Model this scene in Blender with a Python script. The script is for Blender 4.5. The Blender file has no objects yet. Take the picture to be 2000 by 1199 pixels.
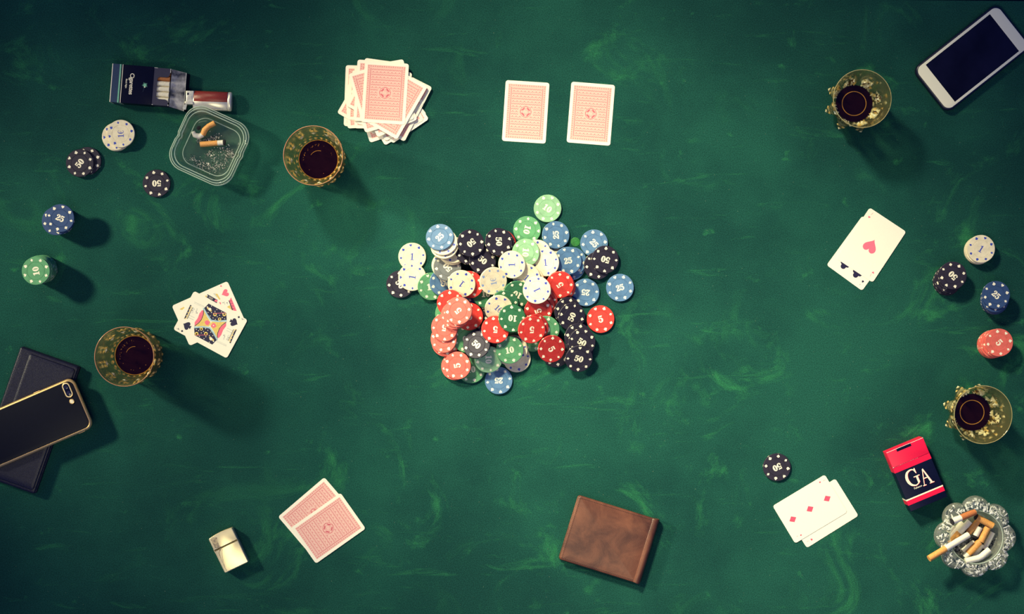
import bpy, math, random
from mathutils import Vector, Matrix

# ------------------------------------------------------------------ camera, world, lights
S = 0.00073          # metres on the table per photograph pixel
H = 2.3              # camera height above the felt
sc = bpy.context.scene
col = sc.collection

def at(px, py, z=0.0):
    k = S * (1 - z / H)
    return Vector(((px - 1000) * k, (599.5 - py) * k, z))

cam_d = bpy.data.cameras.new('camera'); cam = bpy.data.objects.new('camera', cam_d); col.objects.link(cam)
cam.location = (0, 0, H); cam_d.sensor_width = 36; cam_d.lens = 36 * H / (2000 * S)
cam_d.clip_start = 0.05; cam_d.clip_end = 50
sc.camera = cam
sc.view_settings.view_transform = 'Standard'; sc.view_settings.look = 'None'
sc.view_settings.gamma = 1.0; sc.view_settings.use_curve_mapping = False
sc.view_settings.exposure = 0.0
w = bpy.data.worlds.new('world'); sc.world = w; w.use_nodes = True
w.node_tree.nodes['Background'].inputs[0].default_value = (0.010, 0.085, 0.60, 1)
w.node_tree.nodes['Background'].inputs[1].default_value = 0.44

def aim(o, target):
    o.rotation_euler = (Vector(target) - Vector(o.location)).to_track_quat('-Z', 'Y').to_euler()

def spot(name, loc, target, power, color, radius, angle, blend):
    d = bpy.data.lights.new(name, 'SPOT'); d.energy = power; d.color = color
    d.shadow_soft_size = radius; d.spot_size = math.radians(angle); d.spot_blend = blend
    o = bpy.data.objects.new(name, d); col.objects.link(o); o.location = loc; aim(o, target)
    return o

def area(name, loc, target, power, color, sx, sy):
    d = bpy.data.lights.new(name, 'AREA'); d.energy = power; d.color = color
    d.shape = 'RECTANGLE'; d.size = sx; d.size_y = sy
    o = bpy.data.objects.new(name, d); col.objects.link(o); o.location = loc; aim(o, target)
    return o

WARM = (1.0, 0.92, 0.60)
spot('side_spot', (-2.2, 0.80, 1.10), (-0.20, -0.14, 0), 310, WARM, 0.11, 25.5, 1.0)
spot('top_spot', (-1.0, 1.75, 1.75), (0.275, -0.125, 0), 690, WARM, 0.20, 26.5, 1.0)
area('added_fill', (-0.30, -1.00, 2.6), (0.15, 0.0, 0), 20, WARM, 1.7, 0.7)  # added area lamp: general fill and a bright reflection for the brass

# ------------------------------------------------------------------ materials
MATS = {}
def srgb(c):
    return tuple((v / 12.92 if v <= 0.04045 else ((v + 0.055) / 1.055) ** 2.4) for v in (x / 255 for x in c))

def mat(name, rgb, rough=0.5, metal=0.0, spec=0.5, noise=0.08, nscale=400.0, bump=0.0, bscale=1500.0,
        rgb2=None, coat=0.0, lin=False):
    """procedural material: base colour varied by two noises, optional fine relief"""
    if name in MATS: return MATS[name]
    m = bpy.data.materials.new(name); m.use_nodes = True; nt = m.node_tree; N = nt.nodes; L = nt.links
    b = N['Principled BSDF']
    c = rgb if lin else srgb(rgb)
    c2 = (tuple(min(1, v * (1 + noise)) for v in c) if rgb2 is None else (rgb2 if lin else srgb(rgb2)))
    c1 = tuple(v * (1 - noise) for v in c) if rgb2 is None else c
    tc = N.new('ShaderNodeTexCoord'); nz = N.new('ShaderNodeTexNoise')
    nz.inputs['Scale'].default_value = nscale; nz.inputs['Detail'].default_value = 3
    L.new(tc.outputs['Object'], nz.inputs['Vector'])
    r = N.new('ShaderNodeValToRGB'); r.color_ramp.elements[0].position = 0.33; r.color_ramp.elements[1].position = 0.67
    r.color_ramp.elements[0].color = (*c1, 1); r.color_ramp.elements[1].color = (*c2, 1)
    L.new(nz.outputs['Fac'], r.inputs['Fac']); L.new(r.outputs['Color'], b.inputs['Base Color'])
    b.inputs['Roughness'].default_value = rough; b.inputs['Metallic'].default_value = metal
    b.inputs['Specular IOR Level'].default_value = spec
    b.inputs['Coat Weight'].default_value = coat
    if bump:
        n2 = N.new('ShaderNodeTexNoise'); n2.inputs['Scale'].default_value = bscale; n2.inputs['Detail'].default_value = 2
        L.new(tc.outputs['Object'], n2.inputs['Vector'])
        bp = N.new('ShaderNodeBump'); bp.inputs['Strength'].default_value = bump; bp.inputs['Distance'].default_value = 0.0005
        L.new(n2.outputs['Fac'], bp.inputs['Height']); L.new(bp.outputs['Normal'], b.inputs['Normal'])
    MATS[name] = m; return m

def glass(name, tint, clear, see=0.55, rough=0.02, body=None, milk=0.0, bump=0.0, bscale=200):
    """drinking glass: partly refracting, partly letting light straight through so its shadow stays soft,
    with coloured scattering that paints lit glass and glints"""
    if name in MATS: return MATS[name]
    m = bpy.data.materials.new(name); m.use_nodes = True; nt = m.node_tree; N = nt.nodes; L = nt.links
    b = N['Principled BSDF']; out = N['Material Output']
    g = N.new('ShaderNodeBsdfGlass'); g.inputs['Color'].default_value = (*tint, 1); g.inputs['IOR'].default_value = 1.5
    g.inputs['Roughness'].default_value = rough
    t = N.new('ShaderNodeBsdfTransparent'); t.inputs['Color'].default_value = (*clear, 1)
    mx = N.new('ShaderNodeMixShader'); mx.inputs[0].default_value = see
    L.new(g.outputs[0], mx.inputs[1]); L.new(t.outputs[0], mx.inputs[2])
    last = mx.outputs[0]
    if milk:
        b.inputs['Base Color'].default_value = (*body, 1); b.inputs['Roughness'].default_value = 0.12
        b.inputs['Specular IOR Level'].default_value = 1.0
        m2 = N.new('ShaderNodeMixShader'); m2.inputs[0].default_value = milk
        L.new(last, m2.inputs[1]); L.new(b.outputs[0], m2.inputs[2]); last = m2.outputs[0]
    if bump:
        tc = N.new('ShaderNodeTexCoord'); n2 = N.new('ShaderNodeTexNoise'); n2.inputs['Scale'].default_value = bscale
        L.new(tc.outputs['Object'], n2.inputs['Vector'])
        bp = N.new('ShaderNodeBump'); bp.inputs['Strength'].default_value = bump; bp.inputs['Distance'].default_value = 0.002
        L.new(n2.outputs['Fac'], bp.inputs['Height'])
        for nd in (g, b): L.new(bp.outputs['Normal'], nd.inputs['Normal'])
    L.new(last, out.inputs['Surface'])
    MATS[name] = m; return m

def felt_material():
    m = bpy.data.materials.new('green_felt'); m.use_nodes = True; nt = m.node_tree; N = nt.nodes; L = nt.links
    b = N['Principled BSDF']; tc = N.new('ShaderNodeTexCoord')
    def noise(scale, detail=3, rough=0.5, dist=0.0, stretch=None):
        n = N.new('ShaderNodeTexNoise'); n.inputs['Scale'].default_value = scale; n.inputs['Detail'].default_value = detail
        n.inputs['Roughness'].default_value = rough; n.inputs['Distortion'].default_value = dist
        if stretch:
            mp = N.new('ShaderNodeMapping'); mp.inputs['Scale'].default_value = stretch; mp.inputs['Rotation'].default_value = (0, 0, 0.35)
            L.new(tc.outputs['Object'], mp.inputs['Vector']); L.new(mp.outputs['Vector'], n.inputs['Vector'])
        else:
            L.new(tc.outputs['Object'], n.inputs['Vector'])
        return n.outputs['Fac']
    def ramp(src, p0, p1, v0=0.0, v1=1.0):
        r = N.new('ShaderNodeMapRange'); r.inputs['From Min'].default_value = p0; r.inputs['From Max'].default_value = p1
        r.inputs['To Min'].default_value = v0; r.inputs['To Max'].default_value = v1; r.interpolation_type = 'SMOOTHSTEP'
        L.new(src, r.inputs['Value']); return r.outputs['Result']
    def mix(fac, a, bb, mode='MIX'):
        x = N.new('ShaderNodeMix'); x.data_type = 'RGBA'; x.blend_type = mode
        if isinstance(fac, float): x.inputs[0].default_value = fac
        else: L.new(fac, x.inputs[0])
        for sock, v in ((x.inputs[6], a), (x.inputs[7], bb)):
            if isinstance(v, tuple): sock.default_value = (*v, 1)
            else: L.new(v, sock)
        return x.outputs[2]
    def mul(a, bb):
        x = N.new('ShaderNodeMath'); x.operation = 'MULTIPLY'; L.new(a, x.inputs[0])
        if isinstance(bb, float): x.inputs[1].default_value = bb
        else: L.new(bb, x.inputs[1])
        return x.outputs[0]
    base = mix(ramp(noise(3.2, 6, 0.62), 0.36, 0.66), FELT_A, FELT_B)
    worn = mul(ramp(noise(9.0, 5, 0.7, 1.2), 0.54, 0.78), ramp(noise(2.1, 2), 0.38, 0.6))
    c = mix(worn, base, FELT_C)
    spots = mul(ramp(noise(30.0, 3, 0.6), 0.66, 0.80), 0.75)
    c = mix(spots, c, FELT_C)
    streak = mul(ramp(noise(8.0, 6, 0.7, 1.0, (1.0, 6.5, 1.0)), 0.58, 0.74), 0.45)
    c = mix(streak, c, FELT_C)
    weave = ramp(noise(760.0, 2, 0.7), 0.28, 0.72, 0.62, 1.38)
    wv = N.new('ShaderNodeCombineColor')
    for i in range(3): L.new(weave, wv.inputs[i])
    c = mix(1.0, c, wv.outputs[0], 'MULTIPLY')
    lint = ramp(noise(480.0, 0, 0.5), 0.855, 0.88, 0.0, 0.25)
    c = mix(lint, c, (0.35, 0.42, 0.25))
    L.new(c, b.inputs['Base Color'])
    b.inputs['Roughness'].default_value = 1.0; b.inputs['Specular IOR Level'].default_value = 0.05
    bp = N.new('ShaderNodeBump'); bp.inputs['Strength'].default_value = 0.5; bp.inputs['Distance'].default_value = 0.0006
    L.new(noise(900.0, 3, 0.7), bp.inputs['Height']); L.new(bp.outputs['Normal'], b.inputs['Normal'])
    return m
FELT_A = (0.0085, 0.051, 0.043)
FELT_B = (0.0135, 0.083, 0.060)
FELT_C = (0.026, 0.172, 0.070)

# ------------------------------------------------------------------ mesh helpers
class MB:
    """collects faces (several materials allowed) and links them as one mesh object"""
    def __init__(s): s.v = []; s.f = []; s.m = []; s.mats = []
    def mi(s, m):
        if m not in s.mats: s.mats.append(m)
        return s.mats.index(m)
    def poly(s, pts, m, z=0.0):
        b = len(s.v)
        if len(pts[0]) == 2:
            if sum(pts[i - 1][0] * pts[i][1] - pts[i][0] * pts[i - 1][1] for i in range(len(pts))) < 0: pts = pts[::-1]
            z += (len(s.f) % 12) * 0.0000015
        for p in pts: s.v.append((p[0], p[1], p[2] if len(p) > 2 else z))
        s.f.append(tuple(range(b, b + len(pts)))); s.m.append(s.mi(m))
    def face(s, idx, m): s.f.append(tuple(idx)); s.m.append(s.mi(m))
    def ring_surface(s, rings, m, cap0=True, cap1=True):
        n = len(rings[0]); b = len(s.v); k = s.mi(m)
        for r in rings: s.v.extend([tuple(p) for p in r])
        for i in range(len(rings) - 1):
            for j in range(n):
                a, c = b + i * n + j, b + i * n + (j + 1) % n
                s.f.append((a, c, c + n, a + n)); s.m.append(k)
        if cap0: s.f.append(tuple(b + j for j in reversed(range(n)))); s.m.append(k)
        if cap1: s.f.append(tuple(b + (len(rings) - 1) * n + j for j in range(n))); s.m.append(k)
    def slab(s, outline, prof, m, cx=0, cy=0):
        """outline: (point, inward normal) pairs; prof: (inset, z) from bottom to top"""
        s.ring_surface([[(cx + p[0] + q[0] * i, cy + p[1] + q[1] * i, z) for p, q in outline] for i, z in prof], m)
    def box(s, x0, x1, y0, y1, z0, z1, m, bev=0.0):
        s.slab(rrect(abs(x1 - x0), abs(y1 - y0), bev if bev else 0.0, 3), edge(z0, z1, bev), m, (x0 + x1) / 2, (y0 + y1) / 2)
    def tube(s, pts, rads, m, n=12, cap=True):
        rings = []
        for i, p in enumerate(pts):
            p = Vector(p); a = Vector(pts[max(0, i - 1)]); b = Vector(pts[min(len(pts) - 1, i + 1)])
            d = (b - a).normalized(); up = Vector((0, 0, 1)) if abs(d.z) < 0.9 else Vector((1, 0, 0))
            u = d.cross(up).normalized(); vv = u.cross(d)
            rings.append([p + (u * math.cos(2 * math.pi * k / n) - vv * math.sin(2 * math.pi * k / n)) * rads[i] for k in range(n)])
        s.ring_surface(rings, m, cap, cap)
    def mesh(s, name, smooth=35):
        me = bpy.data.meshes.new(name); me.from_pydata(s.v, [], s.f)
        for m in s.mats: me.materials.append(m)
        me.polygons.foreach_set('material_index', s.m)
        if smooth:
            me.polygons.foreach_set('use_smooth', [True] * len(me.polygons))
            me.set_sharp_from_angle(angle=math.radians(smooth))
        me.update(); return me
    def build(s, name, parent=None, smooth=35, label=None):
        o = bpy.data.objects.new(name, s.mesh(name, smooth)); col.objects.link(o)
        if parent: o.parent = parent
        if label: o['label'] = label
        return o

def rrect(w, h, r, n=6, power=None):
    out = []
    if r <= 0: r = 1e-6; n = 1
    for cx, cy, a0 in ((1, 1, 0), (-1, 1, 90), (-1, -1, 180), (1, -1, 270)):
        for k in range(n + 1):
            a = math.radians(a0 + 90 * k / n); c, sn = math.cos(a), math.sin(a)
            out.append(((cx * (w / 2 - r) + r * c, cy * (h / 2 - r) + r * sn), (-c, -sn)))
    return out

def edge(z0, z1, b, n=3):
    if b <= 0: return [(0, z0), (0, z1)]
    lo = [(b * (1 - math.sin(math.pi / 2 * k / n)), z0 + b * (1 - math.cos(math.pi / 2 * k / n))) for k in range(n + 1)]
    hi = [(b * (1 - math.cos(math.pi / 2 * k / n)), z1 - b * (1 - math.sin(math.pi / 2 * k / n))) for k in range(n + 1)]
    return lo + hi

def circle(cx, cy, r, n=12, ry=None, a=0):
    ry = ry or r
    return [(cx + r * math.cos(2 * math.pi * k / n + a), cy + ry * math.sin(2 * math.pi * k / n + a)) for k in range(n)]

def ribbon(pts, w):
    """list of quads along a line with a width at each point"""
    L_, R_ = [], []
    for i, p in enumerate(pts):
        a, b = pts[max(0, i - 1)], pts[min(len(pts) - 1, i + 1)]
        dx, dy = b[0] - a[0], b[1] - a[1]; l = math.hypot(dx, dy) or 1
        ww = (w if isinstance(w, (int, float)) else w[i]) / 2
        L_.append((p[0] - dy / l * ww, p[1] + dx / l * ww)); R_.append((p[0] + dy / l * ww, p[1] - dx / l * ww))
    return [[R_[i], R_[i + 1], L_[i + 1], L_[i]] for i in range(len(pts) - 1)]

def fine(pts, widths, n=4):
    """Catmull-Rom refinement of a stroke"""
    P, W = [], []
    for i in range(len(pts) - 1):
        p0, p1, p2, p3 = pts[max(0, i - 1)], pts[i], pts[i + 1], pts[min(len(pts) - 1, i + 2)]
        for k in range(n):
            t = k / n
            P.append(tuple(0.5 * (2 * p1[j] + (p2[j] - p0[j]) * t + (2 * p0[j] - 5 * p1[j] + 4 * p2[j] - p3[j]) * t * t
                     + (3 * p1[j] - p0[j] - 3 * p2[j] + p3[j]) * t ** 3) for j in (0, 1)))
            W.append(widths[i] * (1 - t) + widths[i + 1] * t)
    P.append(pts[-1]); W.append(widths[-1]); return ribbon(P, W)

def xf(polys, sx=1, sy=None, dx=0, dy=0, a=0):
    sy = sx if sy is None else sy; c, s_ = math.cos(a), math.sin(a)
    return [[(dx + x * sx * c - y * sy * s_, dy + x * sx * s_ + y * sy * c) for x, y in p] for p in polys]

# suit pips, unit size (height 1)
def heart():
    p = []
    for k in range(28):
        t = 2 * math.pi * k / 28
        p.append((16 * math.sin(t) ** 3 / 33, (13 * math.cos(t) - 5 * math.cos(2 * t) - 2 * math.cos(3 * t) - math.cos(4 * t)) / 30 + 0.06))
    return [p[::-1]]
def diamond(): return [[(0, -0.5), (0.42, 0), (0, 0.5), (-0.42, 0)]]
def spade():
    h = [(x, -y * 0.85 + 0.08) for x, y in heart()[0]][::-1]
    return [h, [(-0.2, -0.5), (0.2, -0.5), (0.05, -0.1), (-0.05, -0.1)]]
def club():
    return [circle(0, 0.23, 0.27, 14), circle(-0.25, -0.1, 0.26, 14), circle(0.25, -0.1, 0.26, 14), circle(0, 0.0, 0.2, 8),
            [(-0.2, -0.5), (0.2, -0.5), (0.06, 0.1), (-0.06, 0.1)]]
SUITS = [diamond, club, heart, club, diamond, spade, club, spade]

# heavy serif figures, height 1, centred
def ring(rx, ry, ix, iy, n=28):
    o = circle(0, 0, rx, n, ry); i = circle(0, 0, ix, n, iy)
    return [[o[k], o[(k + 1) % n], i[(k + 1) % n], i[k]] for k in range(n)]
GLYPH = {
 '0': (ring(0.36, 0.5, 0.075, 0.38), 0.80),
 '1': ([[(-0.12, -0.5), (0.14, -0.5), (0.14, 0.5), (-0.02, 0.5), (-0.12, 0.44)], [(-0.27, -0.5), (0.29, -0.5), (0.29, -0.38), (-0.27, -0.38)],
        [(-0.12, 0.44), (-0.28, 0.36), (-0.28, 0.26), (-0.12, 0.29)]], 0.66),
 'i': ([[(-0.075, -0.5), (0.09, -0.5), (0.09, 0.5), (0.0, 0.5), (-0.075, 0.42)], [(-0.25, -0.5), (0.27, -0.5), (0.27, -0.42), (-0.25, -0.42)],
        [(-0.075, 0.42), (-0.25, 0.36), (-0.25, 0.28), (-0.075, 0.31)]], 0.62),
 '5': ([[(-0.27, 0.5), (-0.27, 0.30), (0.24, 0.30), (0.31, 0.5)], [(-0.27, 0.35), (-0.27, -0.02), (-0.18, 0.02), (-0.18, 0.35)]]
       + fine([(-0.22, 0.0), (-0.06, 0.11), (0.1, 0.09), (0.2, -0.03), (0.2, -0.22), (0.1, -0.38), (-0.06, -0.45), (-0.2, -0.4), (-0.27, -0.28)],
              [0.06, 0.12, 0.19, 0.25, 0.26, 0.2, 0.1, 0.1, 0.08]) + [circle(-0.22, -0.26, 0.12)], 0.70),
 '2': (fine([(-0.27, 0.26), (-0.2, 0.4), (-0.02, 0.46), (0.14, 0.38), (0.18, 0.2), (0.06, 0.0), (-0.12, -0.18), (-0.26, -0.38)],
              [0.08, 0.1, 0.1, 0.2, 0.27, 0.22, 0.14, 0.08]) + [circle(-0.19, 0.24, 0.12)]
       + [[(-0.31, -0.5), (0.27, -0.5), (0.33, -0.14), (0.24, -0.16), (0.12, -0.29), (-0.31, -0.31)]], 0.72),
 'e': (fine([(0.26, 0.3), (0.14, 0.43), (-0.02, 0.44), (-0.16, 0.3), (-0.21, 0.0), (-0.16, -0.3), (-0.02, -0.44), (0.14, -0.43), (0.26, -0.3)],
              [0.05, 0.06, 0.08, 0.12, 0.14, 0.12, 0.08, 0.06, 0.05])
       + [[(-0.33, 0.05), (0.14, 0.05), (0.16, 0.1), (-0.33, 0.1)], [(-0.33, -0.1), (0.12, -0.1), (0.14, -0.05), (-0.33, -0.05)]], 0.72),
}
def figures(txt, h, track=0.0):
    wd = [GLYPH[c][1] for c in txt]; x = -sum(wd) / 2; out = []
    for c, w_ in zip(txt, wd):
        out += xf(GLYPH[c][0], h, h, (x + w_ / 2) * h, 0); x += w_ + track
    return out

def props(o, label, cat, group=None, kind=None):
    if label: o['label'] = label
    if cat: o['category'] = cat
    if group: o['group'] = group
    if kind: o['kind'] = kind
    return o

def empty(name, loc, rz=0.0):
    o = bpy.data.objects.new(name, None); col.objects.link(o); o.location = loc; o.rotation_euler = (0, 0, rz)
    o.empty_display_size = 0.02; return o

def lettering(txt, size, m, name, parent, loc, rz, bold=0.0, shear=0.0, spacing=1.0):
    c = bpy.data.curves.new('letters', 'FONT'); c.body = txt; c.size = size; c.align_x = 'CENTER'; c.align_y = 'CENTER'
    c.offset = bold; c.shear = shear; c.space_character = spacing; c.resolution_u = 3
    t = bpy.data.objects.new('letters', c); col.objects.link(t); bpy.context.view_layer.update()
    me = bpy.data.meshes.new_from_object(t.evaluated_get(bpy.context.evaluated_depsgraph_get()))
    bpy.data.objects.remove(t); me.materials.clear(); me.materials.append(m)
    o = bpy.data.objects.new(name, me); col.objects.link(o); o.parent = parent; o.location = loc; o.rotation_euler = (0, 0, rz)
    return o

# ------------------------------------------------------------------ the table and the room below it
felt = felt_material()
table = empty('poker_table', (0, 0, 0))
props(table, 'big poker table covered in worn dark green felt carrying all the chips, cards and glasses', 'table')
def table_outline(off=0.0):
    return [(-1.25 - off, -0.95 - off), (1.25 + off, -0.95 - off), (1.25 + off, 0.4316 + off), (-1.25 - off, 0.4532 + off)]
mb = MB(); o_ = table_outline()
mb.ring_surface([[(x, y, z) for x, y in o_] for z in (-0.004, 0.0)], felt); mb.build('felt_top', table, 0)
wood = mat('dark_wood', (30, 18, 14), 0.35, nscale=12, noise=0.3)
mb = MB(); mb.ring_surface([[(x, y, z) for x, y in table_outline(-0.003)] for z in (-0.045, -0.004)], wood); mb.build('table_board', table, 0)
for sx, sy in ((-1, -1), (1, -1), (1, 1), (-1, 1)):
    mb = MB(); x, y = sx * 1.15, (-0.85 if sy < 0 else 0.34)
    mb.ring_surface([[(x + a * k, y + b * k, z) for a, b in ((-1, -1), (1, -1), (1, 1), (-1, 1))] for k, z in ((0.028, -0.74), (0.04, -0.045))], wood)
    mb.build('leg', table, 0)
fl = MB(); fl.poly([(-4, -4), (4, -4), (4, 4), (-4, 4)], mat('dark_floor', (16, 14, 20), 0.8, nscale=6), -0.74)
props(fl.build('floor', None, 0), None, None, kind='structure')

# ------------------------------------------------------------------ poker chips
R = 0.0197; T = 0.0033
cream = mat('chip_cream', (0.92, 0.84, 0.62), 0.5, lin=True, noise=0.03)
inkblue = mat('chip_ink_blue', (0.03, 0.06, 0.42), 0.5, lin=True)
inkpale = mat('chip_ink_faded', (0.22, 0.32, 0.58), 0.5, lin=True)
def chipmat(n, c, rough=0.50): return mat('chip_' + n, c, rough, spec=0.3, lin=True, noise=0.10, nscale=160, bump=0.25, bscale=2200)
CHIP = {  # kind: (material, number, ink, number word)
 'white': (chipmat('ivory', (0.80, 0.70, 0.48)), 'i', inkblue, 'one'),
 'euro': (chipmat('ivory', 0), 'ie', inkblue, 'one euro'),
 'faded': (chipmat('ivory', 0), 'ie', inkpale, 'one euro'),
 'red': (chipmat('red', (0.68, 0.045, 0.035)), '5', cream, 'five'),
 'coral': (chipmat('coral', (0.70, 0.13, 0.10)), '5', cream, 'five'),
 'dark_red': (chipmat('dark_red', (0.46, 0.028, 0.026)), '5', cream, 'five'),
 'green': (chipmat('green', (0.105, 0.32, 0.145)), '10', cream, 'ten'),
 'dark_green': (chipmat('dark_green', (0.030, 0.150, 0.066)), '10', cream, 'ten'),
 'sheen_green': (chipmat('sheen_green', (0.24, 0.44, 0.25)), '10', cream, 'ten'),  # pale and dark green copies put sheen differences into the colour
 'blue': (chipmat('blue', (0.085, 0.18, 0.32)), '25', cream, 'twenty-five'),
 'dark_blue': (chipmat('dark_blue', (0.030, 0.065, 0.165)), '25', cream, 'twenty-five'),
 'black': (chipmat('black', (0.022, 0.018, 0.034)), '50', cream, 'fifty'),
 'grey': (chipmat('grey', (0.16, 0.17, 0.17), 0.25), '50', cream, 'fifty'),
}
def chip_data(kind):
    m, num, ink, _ = CHIP[kind]
    mb = MB(); n = 56
    prof = [(0.0, R - 0.0004), (0.0004, R), (T - 0.0004, R), (T, R - 0.0004), (T, 0.637 * R), (T - 0.00035, 0.622 * R), (T, 0.607 * R), (T, 0.4 * R)]
    mb.ring_surface([[(r * math.cos(2 * math.pi * k / n), r * math.sin(2 * math.pi * k / n), z) for k in range(n)] for z, r in prof], m)
    body = mb.mesh('poker_chip', 22)
    mb = MB()
    for i in range(8):
        a = math.pi * i / 4 + 0.2
        sz = 0.0044 if SUITS[i] is not club else 0.0045
        if kind in ('white', 'euro', 'faded'): sz *= 0.88
        for p in xf(SUITS[i](), sz, sz, 0.81 * R * math.cos(a), 0.81 * R * math.sin(a), a - math.pi / 2): mb.poly(p, ink, T + 0.00004)
        if kind not in ('white', 'euro', 'faded'):      # inlays showing on the rim of the chip
            c, s_ = math.cos(a), math.sin(a); q = 0.0014; r = R + 0.00004
            mb.poly([(r * c + q * s_, r * s_ - q * c, 0.0007), (r * c - q * s_, r * s_ + q * c, 0.0007),
                     (r * c - q * s_, r * s_ + q * c, T - 0.0006), (r * c + q * s_, r * s_ - q * c, T - 0.0006)], ink)
    marks = mb.mesh('suit_marks', 0)
    mb = MB()
    for p in figures(num, {'i': 0.0100, '5': 0.0098, 'ie': 0.0086, '25': 0.0086}.get(num, 0.0090), -0.03): mb.poly(p, ink, T + 0.00002)
    return body, marks, mb.mesh('number', 0)
DATA = {}
def add_chip(kind, loc, rot, label, group):
    if kind not in DATA: DATA[kind] = chip_data(kind)
    body, marks, number = DATA[kind]
    o = bpy.data.objects.new('poker_chip', body); col.objects.link(o)
    o.matrix_world = Matrix.Translation(loc) @ rot
    props(o, label, 'poker chip', group)
    for nm, me in (('suit_marks', marks), ('number', number)):
        c = bpy.data.objects.new(nm, me); col.objects.link(c); c.parent = o
    return o

# height field: every chip comes to rest on what lies below it
class Field:
    def __init__(s, x0, y0, x1, y1, c=0.00075):
        s.x0, s.y0, s.c = x0, y0, c; s.nx, s.ny = int((x1 - x0) / c) + 1, int((y1 - y0) / c) + 1
        s.h = [[0.0] * s.nx for _ in range(s.ny)]
    def cells(s, x, y, r):
        for j in range(max(0, int((y - r - s.y0) / s.c)), min(s.ny - 1, int((y + r - s.y0) / s.c) + 1) + 1):
            dy = s.y0 + j * s.c - y
            for i in range(max(0, int((x - r - s.x0) / s.c)), min(s.nx - 1, int((x + r - s.x0) / s.c) + 1) + 1):
                dx = s.x0 + i * s.c - x
                if dx * dx + dy * dy <= r * r: yield i, j, dx, dy
def settle(F, kind, px, py, ang, label, group, flat=False):
    z = 0.004
    for _ in range(3):
        p = at(px, py, z)
        pts = {}
        for i, j, dx, dy in F.cells(p.x, p.y, R + 0.0004):
            hh = F.h[j][i]
            key = (int(dx / 0.0022 + 50), int(dy / 0.0022 + 50))
            if key not in pts or pts[key][0] < hh: pts[key] = (hh, dx, dy)
        pts = list(pts.values()); best = None
        rng = [0.0] if flat else [k * 0.045 for k in range(-8, 9)]
        for gx in rng:
            for gy in rng:
                if gx * gx + gy * gy > 0.13: continue
                h0 = max(hh - gx * dx - gy * dy for hh, dx, dy in pts) + 0.0006 * math.hypot(gx, gy)
                if best is None or h0 < best[0] - 1e-7: best = (h0, gx, gy)
        h0, gx, gy = best; h0 += 0.00012; z = h0 + T
    nrm = Vector((-gx, -gy, 1)).normalized()
    th = T * math.sqrt(1 + gx * gx + gy * gy)
    for i, j, dx, dy in F.cells(p.x, p.y, R): F.h[j][i] = max(F.h[j][i], h0 + gx * dx + gy * dy + th)
    rot = Vector((0, 0, 1)).rotation_difference(nrm).to_matrix().to_4x4() @ Matrix.Rotation(math.radians(ang), 4, 'Z')
    return add_chip(kind, Vector((p.x, p.y, h0)), rot, label, group)

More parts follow.
